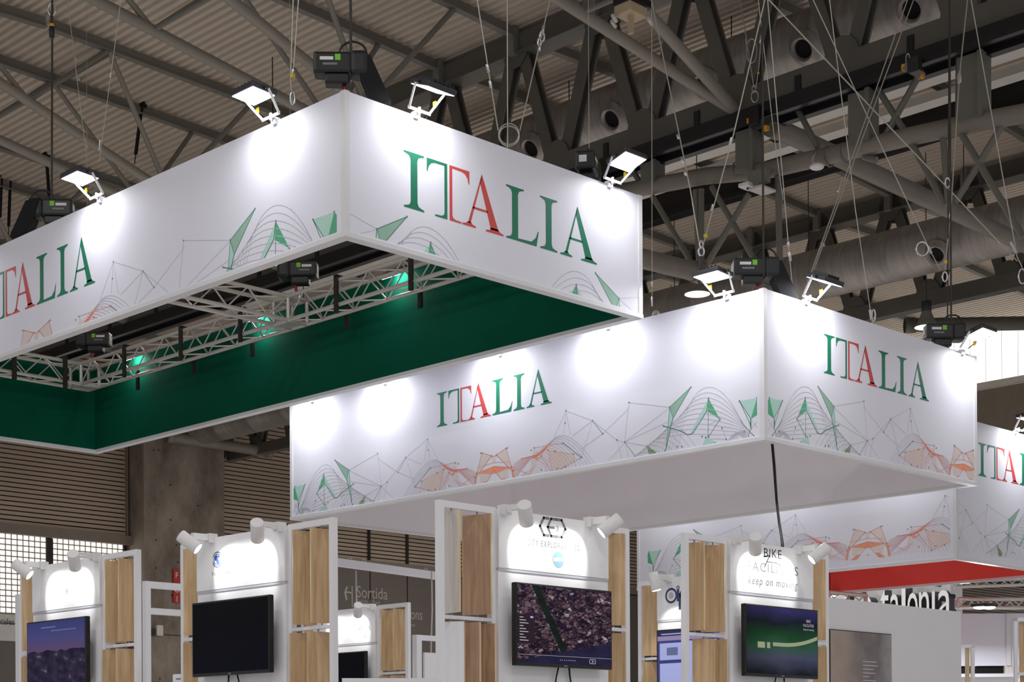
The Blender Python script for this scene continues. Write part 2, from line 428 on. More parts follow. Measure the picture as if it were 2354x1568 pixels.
def roof_truss(X, label, ya, yb, rail=False):
    t = thing('roof_truss', (X, (ya+yb)/2, EYE+11.3), label, 'roof truss')
    zt, zb = EYE+14.24, EYE+11.52
    boxr('top_chord', (X-0.16, ya, zt-0.21), (X+0.16, yb, zt+0.2), 'steel_dark', t)
    boxr('top_flange', (X-0.24, ya, zt-0.235), (X+0.24, yb, zt-0.205), 'steel_dark', t)
    boxr('bottom_chord', (X-0.17, ya, zb-0.2), (X+0.17, yb, zb+0.2), 'steel_dark', t)
    yy = 24.6-2.2*12
    nodes_b = [yy+2.2*k for k in range(40) if ya-0.5 < yy+2.2*k < yb+0.5]
    for y in nodes_b:
        for s in (-1, 1):
            yt = y+1.1*s
            if not (ya < yt < yb): continue
            m = 'steel_dark'
            beam('web_member', (X-0.10, y+0.20*s, zb+0.25), (X-0.10, yt-0.16*s, zt-0.2), 0.05, 0.25, m, t, (0, 1, 0))
            beam('web_member', (X+0.10, y+0.20*s, zb+0.25), (X+0.10, yt-0.16*s, zt-0.2), 0.05, 0.25, m, t, (0, 1, 0))
            beam('web_cover', (X, y+0.20*s, zb+0.25), (X, yt-0.16*s, zt-0.2), 0.2, 0.03, m, t, (0, 1, 0))
        for s in (-1, 1):
            tube('gusset_plate', (X+0.135*s, y, zb+0.16), (X+0.16*s, y, zb+0.16), 0.34, 'steel_dark', t, 28)
        if ya < y+1.1 < yb:
            for s in (-1, 1):
                tube('gusset_plate', (X+0.135*s, y+1.1, zt-0.14), (X+0.16*s, y+1.1, zt-0.14), 0.34, 'steel_dark', t, 28)
        for yn_ in (y+1.1,):
            boxr('purlin_cleat', (X-0.3, yn_-0.09, zt-0.25), (X-0.16, yn_+0.09, zt+0.28), 'purlin_grey', t)
    return t
roof_truss(XT[1], 'big dark steel roof truss crossing behind the highest white banner', 8.0, 52.8)
roof_truss(XT[2], 'second dark steel roof truss further back above the lower banner', 8.0, 52.8)
# cable rail under the first truss
X1 = XT[1]
t = thing('cable_rail', (X1, 20, EYE+11.0), 'long black cable rail slung under the nearest roof truss', 'rail')
boxr('rail_body', (X1-0.28, 8, EYE+11.06), (X1+0.02, 52, EYE+11.30), 'rail_black', t)
boxr('rail_lip', (X1-0.36, 8, EYE+11.0), (X1-0.24, 52, EYE+11.09), 'rail_black', t)
boxr('rail_lip', (X1+0.0, 8, EYE+10.96), (X1+0.16, 52, EYE+11.06), 'rail_black', t)
for k in range(14): boxr('rail_hanger', (X1-0.2, 12.2+2.2*k, EYE+11.2), (X1-0.12, 12.32+2.2*k, EYE+11.6), 'rail_black', t)
# fish-belly pipe beam hung below
t = thing('pipe_beam', onx(1900, 345, X1), 'thick grey steel pipe carried on posts below the nearest roof truss', 'pipe')
bp = [(1385, 447), (1500, 428), (1620, 405), (1760, 392), (1930, 352), (2100, 312), (2230, 284), (2400, 252)]
pts = [onx(x, y, X1) for x, y in bp]
path('pipe', pts, 0.15, 'pipe_rust', t, 18)
for (px_, w_) in ((1500, 0.36), (1722, 0.4), (1985, 0.42), (2240, 0.44)):
    p = onx(px_, 300, X1); zb_ = min(pts, key=lambda q: abs(q.y-p.y)).z
    boxr('post', (X1-0.14, p.y-w_/2, zb_), (X1+0.14, p.y+w_/2, EYE+11.0), 'post_grey', t)
    boxr('post_flange', (X1-0.2, p.y-w_/2-0.02, zb_), (X1-0.13, p.y-w_/2+0.06, EYE+11.0), 'post_grey', t)
for px_, py_ in ((1696, 395), (1905, 360), (1942, 352)):
    p = onx(px_, py_, X1)
    ring('pipe_collar', p, (1, 0, 0), (0, 0, 1), 0.165, 0.165, 0.015, 'pipe_rust', t)
# bracing bars around the hanging nodes
def bars(label, node, lst, r=0.055):
    t = thing('brace_set', onx(node[0], node[1], X1), label, 'brace')
    for a, b in lst: tube('brace_bar', onx(a[0], a[1], X1), onx(b[0], b[1], X1), r, 'post_grey', t, 8)
    return t
bars('crossed steel brace bars meeting above the lower banner hoist', (1612, 625), [((1500, 452), (1600, 622)), ((1599, 437), (1608, 625)), ((1612, 435), (1612, 625)), ((1722, 446), (1614, 625)), ((1636, 430), (1736, 600)), ((1788, 405), (1795, 690)), ((1450, 385), (1478, 430))])
bars('crossed steel brace bars high on the right under the pipe beam', (2182, 482), [((2096, 331), (2172, 470)), ((2168, 314), (2180, 470)), ((2208, 304), (2352, 545)), ((2305, 287), (2196, 465)), ((1985, 360), (2015, 368)), ((1830, 245), (1880, 338)), ((2018, 205), (2085, 310)), ((2120, 160), (2032, 318)), ((2205, 130), (2203, 275))])
def strut(name, label, p, q, r, m='pipe_rust'):
    t = thing(name, (Vector(p)+Vector(q))/2, label, 'pipe')
    tube('pipe', p, q, r, m, t, 18)
    for e, f in ((p, q), (q, p)):
        d = (Vector(f)-Vector(e)).normalized(); tube('end_collar', Vector(e), Vector(e)+d*0.25, r*1.12, m, t, 18)
yq = onx(1772, 283, X1).y
strut('strut_pipe', 'long grey pipe running back from the rail towards the second truss', (X1, yq, EYE+10.98), (XT[2], yq, EYE+10.75), 0.17)
nd = onx(1612, 622, X1)
strut('strut_pipe', 'round grey pipe beside the upper banner corner leading to the brace node', (X1-9, nd.y+0.25, nd.z-0.35), (nd.x, nd.y, nd.z-0.05), 0.17)
nd2 = onx(480, 1060, 40)
strut('strut_pipe', 'thin grey pipe under the green lining in front of the pier', onx(384, 1003, 34), onx(625, 1040, 38), 0.2)
strut('strut_pipe', 'dark horizontal pipe in front of the bright clerestory', ond(2080, 748, 41), ond(2420, 742, 41), 0.17, 'steel_dark')
# V-shaped tube pairs under the near roof bay
def vpair(yn, label):
    t = thing('tube_girder', (17, yn, EYE+12), label, 'girder', 'tubular girders under the roof')
    A = Vector((X1-0.1, yn, EYE+11.35))
    def P(x, s):
        k = (X1-x)/7.28; return Vector((x, yn+1.07*k*s, EYE+11.35+1.72*k if k < 1.9 else EYE+11.35+1.72*1.9))
    for s in (-1, 1): tube('chord_tube', A, P(10.1, s), 0.1, 'tube_light', t, 12)
    for x in (20.2, 16.6, 13.0):
        tube('tie_bar', P(x, -1), P(x, 1), 0.045, 'purlin_grey', t, 8)
        for s in (-1, 1):
            zr = zroof(x)-0.22
            tube('web_bar', P(x, s), (x-1.8, yn+1.13*s, zroof(x-1.8)-0.22), 0.055, 'tube_light', t, 8)
            tube('web_bar', P(x, s), (x+1.75, yn+1.13*s, zroof(min(x+1.75, X1))-0.22), 0.055, 'purlin_grey', t, 8)
        tube('tie_bar', (x-1.8, yn-1.13, zroof(x-1.8)-0.24), (x-1.8, yn+1.13, zroof(x-1.8)-0.24), 0.06, 'steel_dark', t, 8)
for yn, lb in ((18.0, 'pair of light grey roof tubes converging on the truss at the top centre'), (24.6, 'pair of light grey roof tubes sloping down behind the banner corner'),
               (31.2, 'pair of light grey roof tubes above the left banner face'), (37.8, 'pair of light grey roof tubes at the far left edge')):
    vpair(yn, lb)
# ducts
def duct(X, z, r, ya, yb, nz, label, nside=-1):
    t = thing('air_duct', (X, (ya+yb)/2, z), label, 'duct')
    seg = 40; vs, fs = [], []
    ys = []; y = ya
    while y < yb: ys += [(y, r), (y+1.9, r), (y+1.92, r*1.018), (y+1.98, r*1.018)]; y += 2.0
    for (yy, rr) in ys:
        for k in range(seg): a = 2*math.pi*k/seg; vs.append((X+rr*math.cos(a), yy, z+rr*math.sin(a)))
    for i in range(len(ys)-1):
        for k in range(seg): fs.append((i*seg+k, i*seg+(k+1) % seg, (i+1)*seg+(k+1) % seg, (i+1)*seg+k))
    mobj('duct_shell', vs, fs, 'spiral_duct', t, True)
    n = Vector((-0.80, 0, -0.60)); e = Vector((0, 1, 0)); g = n.cross(e)
    for y in nz:
        c = Vector((X, y, z))+n*(r*0.98)
        prof = [(0.34, 0.0), (0.30, 0.05), (0.26, 0.08), (0.235, 0.13), (0.205, 0.13), (0.17, 0.05)]
        vs, fs = [], []; q = 26
        for (rr, h) in prof:
            for k in range(q): a = 2*math.pi*k/q; vs.append(c+n*h+e*(rr*math.cos(a))+g*(rr*math.sin(a)))
        for i in range(len(prof)-1):
            for k in range(q): fs.append((i*q+k, i*q+(k+1) % q, (i+1)*q+(k+1) % q, (i+1)*q+k))
        nzl = mobj('jet_nozzle', vs, fs, 'spiral_duct', t, True)
        tube('nozzle_mouth', c+n*0.01, c+n*0.055, 0.172, 'hole_black', nzl, 24)
    y = ya+1
    while y < yb:
        tube('hanger_rod', (X, y, z+r), (X, y, zroof(X)-0.05), 0.012, 'wire_dark', t, 6); y += 4.4
    return t
duct(26.4, EYE+13.55, 0.56, 6.0, 50.0, [onx(px_, py_, 26.1).y for px_, py_ in ((1235, 314), (1420, 244), (1632, 165), (1860, 76), (2108, -10))], 'spiral air duct running behind the nearest roof truss')
duct(35.3, EYE+12.12, 0.62, 6.0, 52.0, [onx(2155, 553, 34.8).y, onx(2155, 553, 34.8).y+5.0, onx(2155, 553, 34.8).y-5.0], 'spiral air duct passing behind the lower banner corner')
# roof light strips in the second bay
for xs, zo, mm, lb in ((31.4, 0.5, 'conduit', 'pale roof edge strip behind the cable rail'), (32.3, 0.55, 'conduit', 'second pale roof strip behind the cable rail'), (33.6, 0.75, 'rail_black', 'dark gutter beam under the roof behind the pipe beam')):
    t = thing('roof_strip', (xs, 25, zroof(xs)-zo), lb, 'roof strip')
    boxr('strip', (xs-0.2, 8, zroof(xs)-zo), (xs+0.2, 45, zroof(xs)-zo+0.16), mm, t)
    if mm == 'rail_black': boxr('strip_web', (xs-0.06, 8, zroof(xs)-zo), (xs+0.06, 45, zroof(xs)-0.05), mm, t)

# ------------------------------------------------------------------ printed artwork of the banners
ART = []     # (kind, colour, [(u, v)...], width)
UC, V0 = 14.22, EYE+3.2267
def A_(x, y): p = onx(1420+x/6.9235, 860+y/6.9235, 13.9114); return (UC-p.y, p.z-V0)
def B_(x, y): p = onx(1130+x/6.9235, 940+y/6.9235, 13.9114); return (UC-p.y, p.z-V0)
def fill(f, col, *pts): ART.append(('f', col, [f(*p) for p in pts], 0))
def line(f, col, *pts, w=0.0065): ART.append(('l', col, [f(*p) for p in pts], w))
def dot(f, col, *pts, r=0.011): [ART.append(('d', col, [f(*p)], r)) for p in pts]
def bez(p0, p1, p2, p3, n=18):
    out = []
    for i in range(n+1):
        t = i/n; a, b, c, d = (1-t)**3, 3*t*(1-t)**2, 3*t*t*(1-t), t**3
        out.append((a*p0[0]+b*p1[0]+c*p2[0]+d*p3[0], a*p0[1]+b*p1[1]+c*p2[1]+d*p3[1]))
    return out
def env(x):
    k = [(140, 1410), (300, 1290), (450, 1170), (650, 1000), (850, 810), (1000, 660), (1100, 550), (1150, 480)]
    for (x0, y0), (x1, y1) in zip(k, k[1:]):
        if x <= x1: return y0+(y1-y0)*(x-x0)/(x1-x0)
    return k[-1][1]
# -- green mountain
line(A_, 'art_line_dark', *[(x, env(x)) for x in range(140, 1151, 60)], (1150, 480), (1215, 385), w=0.006)
for k in range(10):
    x0 = 1150-62*k; y0 = env(x0)
    line(A_, 'art_line_grey', *bez((x0, y0), (1330-32*k, 100+88*k), (1640-26*k, 60+104*k), (1965+14*k, 740+24*k)), w=0.0055)
for k in range(9):
    x0 = 560-48*k; 
    line(A_, 'art_line_grey', *bez((850-75*k, env(850-75*k)), (1000-80*k, 800+60*k), (1120-70*k, 980+40*k), (1290-95*k, 1230+14*k), 12), w=0.005)
for k in range(14):
    x0 = 1130-58*k
    line(A_, 'art_line_grey', *bez((x0, env(x0)), (x0-40, env(x0)+180-8*k), (x0-110, env(x0)+330-16*k), (x0-190+6*k, 1290+11*k), 10), w=0.005)
for k in range(8):
    line(A_, 'art_line_grey', *bez((1700+30*k, 1150-4*k), (1800+15*k, 960-16*k), (1900, 880+14*k), (2060, 910+18*k), 10), w=0.005)
line(A_, 'art_line_dark', (1950, 720), (2000, 800), (2090, 905), (2160, 975), (2235, 1040), w=0.008)
line(A_, 'art_line_grey', *bez((1640, 270), (1790, 400), (1880, 600), (1960, 740), 8), w=0.005)
fill(A_, 'art_green_mid', (1165, 210), (828, 527), (882, 700))
fill(A_, 'art_green_light', (828, 527), (882, 700), (850, 815), (800, 850))
fill(A_, 'art_green_light', (800, 850), (850, 815), (775, 1190), (762, 1140))
line(A_, 'art_line_green', (1165, 210), (828, 527), (882, 700), (1165, 210))
line(A_, 'art_line_green', (882, 700), (850, 815), (770, 1190), (700, 1305), w=0.010)
line(A_, 'art_line_green', (828, 527), (800, 850), (770, 1150))
fill(A_, 'art_green', (1445, 385), (1430, 595), (1628, 718))
line(A_, 'art_line_green', (1445, 385), (1418, 590), (1190, 950), (1110, 965), (1000, 905), (728, 827), w=0.009)
fill(A_, 'art_green_light', (1445, 385), (1418, 590), (1190, 945), (1160, 930))
line(A_, 'art_line_green', (1440, 600), (1440, 1000))
line(A_, 'art_line_green', (1628, 718), (1445, 1000)); line(A_, 'art_line_grey', (1628, 718), (1440, 810)); line(A_, 'art_line_grey', (1660, 860), (1728, 1035), (1490, 1030))
fill(A_, 'art_green_light', (1400, 1010), (1490, 1030), (1550, 1095), (1565, 1165), (1320, 1205))
fill(A_, 'art_green_light', (1938, 430), (2216, 380), (2120, 712))
fill(A_, 'art_green', (2216, 380), (2250, 415), (2250, 635), (2120, 712))
line(A_, 'art_line_green', (1938, 430), (2110, 800), (2125, 880), (2120, 712), (1938, 430))
line(A_, 'art_line_green', (2120, 712), (2110, 800), (2125, 880), w=0.012)
line(A_, 'art_line_grey', (2120, 880), (2250, 720)); line(A_, 'art_line_grey', (2140, 740), (2250, 895)); line(A_, 'art_line_green', (2110, 880), (2055, 1070))
fill(A_, 'art_green', (2168, 970), (2240, 1045), (2130, 1062))
fill(A_, 'art_olive', (455, 1125), (630, 1260), (600, 1335), (515, 1350))
dot(A_, 'art_line_dark', (180, 453), (112, 1083), (828, 527), (1165, 210), (1445, 385), (1628, 720), (1440, 1000), (1400, 1010), (1660, 862), (1728, 1040), (2012, 918), (1938, 430), (2216, 378), (950, 1153), (1020, 1155), (1345, 993), (728, 827), (1550, 1093))
# -- grey net
for a in (((180, 453), (820, 527)), ((180, 453), (110, 1080)), ((110, 1080), (820, 540)), ((110, 1080), (800, 760)), ((110, 1080), (460, 1145)), ((110, 1080), (190, 1370))):
    line(A_, 'art_line_grey', *a, w=0.005)
line(A_, 'art_line_dark', (110, 1080), (330, 1375), w=0.005)
for a in (((1185, 28), (1610, 188)), ((1768, 395), (2180, 0), (2190, -35)), ((1610, 188), (1995, 495), (2120, 530)), ((1185, 28), (985, 470)), ((1185, 28), (1255, 410)), ((1185, 28), (1150, 400)), ((1610, 188), (1290, 430)), ((1610, 188), (1430, 770)),
          ((1768, 395), (1430, 640)), ((2120, 530), (1780, 925)), ((1995, 495), (2095, 870))):
    line(B_, 'art_line_grey', *a, w=0.005)
line(B_, 'art_line_dark', (1610, 188), (1768, 395), w=0.005)
dot(B_, 'art_line_dark', (1185, 28), (1172, 225), (1610, 188), (1768, 395), (1995, 495))
# -- orange mountain
for k in range(15):
    line(B_, 'art_line_red' if k > 5 else 'art_line_grey', *bez((1000-26*k, 470+20*k), (1110-22*k, 370+34*k), (1330-30*k, 380+36*k), (1690-58*k, 945+10*k), 14), w=0.005)
for k in range(11):
    line(B_, 'art_line_red', *bez((720-8*k, 730+4*k), (560-6*k, 770+16*k), (430, 790+26*k), (345, 900+24*k), 8), w=0.005)
for k in range(12):
    line(B_, 'art_line_red', (380+50*k, 1140-8*k), (560+36*k, 1000-24*k), w=0.004)
fill(B_, 'art_beige', (895, 655), (1300, 720), (1325, 800), (980, 1030))
fill(B_, 'art_beige', (678, 622), (660, 735), (742, 700)); fill(B_, 'art_beige', (640, 790), (720, 800), (605, 1045))
fill(B_, 'art_salmon', (620, 762), (700, 738), (800, 662), (895, 572), (1000, 470), (905, 590), (830, 680), (745, 745), (660, 790))
fill(B_, 'art_salmon', (706, 830), (792, 750), (735, 790)); fill(B_, 'art_orange', (740, 740), (690, 800), (720, 830))
line(B_, 'art_salmon', (470, 792), (620, 762), (700, 738), w=0.009)
for a in (((895, 655), (980, 1030)), ((895, 655), (1010, 678), (1305, 720), (1345, 985)), ((890, 580), (1140, 545)), ((790, 750), (980, 1030), (1430, 770)), ((678, 622), (900, 580)), ((790, 750), (605, 1045), (320, 925))):
    line(B_, 'art_line_red', *a)
line(B_, 'art_line_dark', (1140, 545), (1430, 770))
dot(B_, 'art_line_dark', (895, 655), (1010, 678), (1305, 720), (1140, 545), (1430, 770), (980, 1030), (1175, 922), (678, 622), (632, 658), (792, 748), (795, 972), (1045, 948))
# -- red centre
fill(B_, 'art_orange', (0, 1035), (25, 915), (280, 940), (95, 1015)); fill(B_, 'art_orange', (155, 1105), (210, 1105), (300, 1175), (215, 1190))
fill(B_, 'art_beige', (80, 730), (230, 630), (320, 925), (280, 935)); fill(B_, 'art_beige', (10, 775), (80, 730), (60, 860), (10, 880)); fill(B_, 'art_beige', (100, 1020), (280, 945), (260, 1100), (210, 1105))
fill(B_, 'art_orange', (285, 950), (330, 930), (375, 1150), (345, 1165), (320, 1000))
line(B_, 'art_salmon', (80, 730), (230, 630), (320, 925), (375, 1160)); line(B_, 'art_salmon', (10, 775), (80, 730), (285, 945)); line(B_, 'art_salmon', (25, 915), (300, 930)); line(B_, 'art_salmon', (40, 970), (210, 1185)); line(B_, 'art_line_red', (10, 850), (290, 845))
line(B_, 'art_line_red', (20, 1150), (60, 1155)); dot(B_, 'art_salmon', (30, 1155), r=0.02)
dot(B_, 'art_line_dark', (230, 632), (252, 622), (80, 733), (320, 922), (350, 982))
AMATS = sorted(set(a[1] for a in ART))
def clip_poly(P, a0, a1, v0, v1):
    def cut(P, ins, inter):
        out = []
        for i in range(len(P)):
            c, d = P[i-1], P[i]; ci, di = ins(c), ins(d)
            if ci != di: out.append(inter(c, d))
            if di: out.append(d)
        return out
    def ix(x): return lambda c, d: (x, c[1]+(d[1]-c[1])*(x-c[0])/(d[0]-c[0]))
    def iy(y): return lambda c, d: (c[0]+(d[0]-c[0])*(y-c[1])/(d[1]-c[1]), y)
    for ins, f in ((lambda p: p[0] >= a0, ix(a0)), (lambda p: p[0] <= a1, ix(a1)), (lambda p: p[1] >= v0, iy(v0)), (lambda p: p[1] <= v1, iy(v1))):
        if not P: return P
        P = cut(P, ins, f)
    return P
def artwork(parent, face, reps, a0, a1, H, vmin=0.05):
    # face(a, v, off) -> world point; reps: (a of the pattern centre, direction, scale u, scale v, v offset)
    vs, fs, mi = [], [], []
    def put(P, col, off):
        P = clip_poly(P, lo[0], lo[1], vmin, H)
        if len(P) < 3: return
        n = len(vs); vs.extend(face(a, v, off) for a, v in P); fs.append(tuple(range(n, n+len(P)))); mi.append(AMATS.index(col))
    lo = [a0, a1]
    for (ac, dr, su, sv, vo) in reps:
        lift = 0
        lo[0], lo[1] = (max(a0, ac), a1) if dr > 0 else (a0, min(a1, ac))
        for kind, col, pts, w in ART:
            lift += 1
            Q = [(ac+dr*su*u, vo+sv*v) for u, v in pts]; off = 0.0005+0.000002*lift
            if kind == 'f': put(Q, col, off)
            elif kind == 'l':
                w2 = w*0.5*max(1.0, su*0.9)
                for p, q in zip(Q, Q[1:]):
                    dx, dy = q[0]-p[0], q[1]-p[1]; L = math.hypot(dx, dy)
                    if L < 1e-6: continue
                    nx_, ny_ = -dy/L*w2, dx/L*w2; ex, ey = dx/L*w2*0.5, dy/L*w2*0.5
                    put([(p[0]+nx_-ex, p[1]+ny_-ey), (p[0]-nx_-ex, p[1]-ny_-ey), (q[0]-nx_+ex, q[1]-ny_+ey), (q[0]+nx_+ex, q[1]+ny_+ey)], col, off+0.0003)
            else:
                put([(Q[0][0]+w*math.cos(k*math.pi/3), Q[0][1]+w*math.sin(k*math.pi/3)) for k in range(6)], col, off+0.0005)
    if fs: mobj('printed_artwork', vs, fs, AMATS, parent, idx=mi)
# letters, unit height
def brk(x0, y0, x1, y1, n=5):   # concave quarter bracket
    return [(x0+(x1-x0)*(1-math.cos(t*math.pi/2/n)), y0+(y1-y0)*math.sin(t*math.pi/2/n)) for t in range(n+1)]
def stemI(w=0.48, s0=0.16, s1=0.32):
    r = [(0, 0), (w, 0), (w, 0.028)]+[(x, y) for x, y in [(w-0.06, 0.04), (s1+0.03, 0.065), (s1, 0.13), (s1, 0.87), (s1+0.03, 0.935), (w-0.06, 0.96)]]
    r += [(w, 0.972), (w, 1), (0, 1), (0, 0.972), (0.06, 0.96), (s0-0.03, 0.935), (s0, 0.87), (s0, 0.13), (s0-0.03, 0.065), (0.06, 0.04), (0, 0.028)]
    return r
GL_I = [stemI()]
GL_TL = [[(0.43, 0), (0.5, 0), (0.5, 1), (0, 1), (0, 0.76), (0.02, 0.76), (0.05, 0.86), (0.11, 0.925), (0.2, 0.95), (0.43, 0.955)], [(0.2, 0), (0.43, 0), (0.43, 0.1), (0.405, 0.055), (0.35, 0.035), (0.2, 0.028)]]
GL_TR = [[(0.5-x, y) for x, y in P][::-1] for P in GL_TL]
GL_A = [[(0.455, 0.86), (0.50, 1.03), (0.93, 0.06), (0.73, 0.06)], [(0.14, 0.06), (0.205, 0.06), (0.49, 0.93), (0.50, 1.03)],
        [(0.262, 0.345), (0.655, 0.345), (0.638, 0.385), (0.276, 0.385)],
        [(0, 0), (0.34, 0), (0.34, 0.028), (0.26, 0.045), (0.215, 0.085), (0.14, 0.085), (0.09, 0.045), (0, 0.028)],
        [(0.6, 0), (1.06, 0), (1.06, 0.028), (0.98, 0.045), (0.915, 0.095), (0.72, 0.095), (0.7, 0.045), (0.6, 0.028)]]
GL_L = [[(0, 0), (0.82, 0), (0.88, 0.29), (0.86, 0.29), (0.80, 0.16), (0.68, 0.065), (0.32, 0.05), (0.32, 0.87), (0.35, 0.935), (0.42, 0.96), (0.48, 0.972), (0.48, 1), (0, 1), (0, 0.972), (0.06, 0.96), (0.13, 0.935), (0.16, 0.87), (0.16, 0.13), (0.13, 0.065), (0.06, 0.04), (0, 0.028)]]
ITALIA = [(0.0, GL_I, 'print_green'), (0.545, GL_TL, 'print_green'), (1.10, GL_TR, 'print_red'), (1.42, GL_A, 'print_red'), (2.55, GL_L, 'print_green'), (3.47, GL_I, 'print_green'), (4.03, GL_A, 'print_green')]
def lettering(parent, face, a_left, dr, H, v, sx=1.0):
    for x0, gl, col in ITALIA:
        vs, fs = [], []
        for P in gl:
            n = len(vs); vs += [face(a_left+dr*sx*H*(x0+x), v+H*y, 0.0016) for x, y in P]; fs.append(tuple(range(n, n+len(P))))
        mobj('printed_letter', vs, fs, col, parent)

# ------------------------------------------------------------------ banners
def banner(label, x, y, z, LB, LA, H, t, lining, cut=None):
    root = thing('hanging_banner', (x+LB/2, y+LA/2, z), label, 'banner')
    e = 0.02
    L = boxr('fabric_panel', (x, y, z+0.02), (x+e, y+LA, z+H), 'white_banner', root)
    Rr = boxr('fabric_panel', (x+e, y, z+0.02), (x+LB, y+e, z+H), 'white_banner', root)
    boxr('fabric_panel', (x+LB-e, y+e, z+0.02), (x+LB, y+LA, z+H), 'white_banner', root)
    boxr('fabric_panel', (x+e, y+LA-e, z+0.02), (x+LB-e, y+LA, z+H), 'white_banner', root)
    boxr('inner_lining', (x+t-e, y+t, z+0.03), (x+t, y+LA-t, z+H-0.01), lining, root)
    boxr('inner_lining', (x+t, y+t-e, z+0.03), (x+LB-t, y+t, z+H-0.01), lining, root)
    boxr('inner_lining', (x+LB-t, y+t, z+0.03), (x+LB-t+e, y+LA-t, z+H-0.01), lining, root)
    boxr('inner_lining', (x+t, y+LA-t, z+0.03), (x+LB-t, y+LA-t+e, z+H-0.01), lining, root)
    g = 0.012
    boxr('edge_profile', (x-g, y-g, z-0.01), (x+t, y+LA+g, z+0.03), 'white_profile', root)
    boxr('edge_profile', (x+LB-t, y-g, z-0.01), (x+LB+g, y+LA+g, z+0.03), 'white_profile', root)
    boxr('edge_profile', (x+t, y-g, z-0.01), (x+LB-t, y+t, z+0.03), 'white_profile', root)
    boxr('edge_profile', (x+t, y+LA-t, z-0.01), (x+LB-t, y+LA+g, z+0.03), 'white_profile', root)
    for cx_, cy_ in ((x, y), (x+LB, y), (x, y+LA), (x+LB, y+LA)):
        sx = 1 if cx_ == x else -1; sy = 1 if cy_ == y else -1
        boxr('corner_profile', (cx_-g*0.6*sx, cy_-g*0.6*sy, z), (cx_+0.05*sx, cy_+0.05*sy, z+H+0.004), 'white_profile', root)
    fl_ = lambda a, v, off: Vector((x-off, a, z+v)); fr_ = lambda a, v, off: Vector((a, y-off, z+v))
    return root, L, Rr, fl_, fr_
S1 = dict(x=9.1419, y=11.1637, z=EYE+4.4931, LB=3.9191, LA=10.5785, H=1.25)
S2 = dict(x=13.9114, y=10.2514, z=EYE+3.2267, LB=4.265, LA=7.9352, H=1.55)
S3 = dict(x=21.4988, y=12.4523, z=EYE+2.7925, LB=3.122, LA=6.05, H=2.0592)
r1, l1, q1, f1l, f1r = banner('highest white banner box with a green lining and serif country lettering', t=0.09, lining='green_lining', **S1)
r2, l2, q2, f2l, f2r = banner('lower white banner box with pale grey lining over the booths', t=0.07, lining='grey_lining', **S2)
r3, l3, q3, f3l, f3r = banner('rear white banner box with a red lining behind the others', t=0.07, lining='red_lining', **S3)
def a0(S): return S['y']+0.09, S['y']+S['LA']-0.05
def b0(S): return S['x']+0.03, S['x']+S['LB']-0.03
# banner 2, both faces
artwork(l2, f2l, [(14.22, -1, 1, 1, 0), (14.22, 1, 1, 1, 0)], *a0(S2), S2['H'])
artwork(q2, f2r, [(13.9114+3.97, -1, 1, 1, 0), (13.9114+3.97, 1, 1, 1, 0)], *b0(S2), S2['H'])
lettering(l2, f2l, 15.224, -1, 0.417, 0.835, 0.925)
lettering(q2, f2r, 14.983, 1, 0.420, 0.852, 0.99)
# banner 1
cy = S1['y']+S1['LA']/2
artwork(l1, f1l, [(cy, -1, 1.325, 1.2, -0.29), (cy, 1, 1.325, 1.2, -0.29)], S1['y']+0.1, S1['y']+S1['LA']-0.1, S1['H'])
cx = S1['x']+S1['LB']/2
artwork(q1, f1r, [(cx-3.97*1.2-0.1, 1, 1.2, 1.11, -0.445), (cx+3.97*1.2+0.1, -1, 1.2, 1.11, -0.445)], *b0(S1), S1['H'])
lettering(l1, f1l, 17.128+1.10*0.52*0.91, -1, 0.52, 0.425, 0.91)
lettering(q1, f1r, S1['x']+0.674, 1, 0.505, 0.402, 0.995)
# banner 3
c3 = onx(1995, 1300, S3['x']).y
artwork(l3, f3l, [(c3, -1, 1.11, 1.11, 0.14), (c3, 1, 1.11, 1.11, 0.14)], S3['y']+0.1, S3['y']+S3['LA']-0.1, S3['H'])
artwork(q3, f3r, [(S3['x']-(c3-S3['y']), 1, 1.11, 1.11, 0.14)], *b0(S3), S3['H'])
lettering(q3, f3r, 22.13, 1, 0.487, 4.069-2.7925, 0.99)

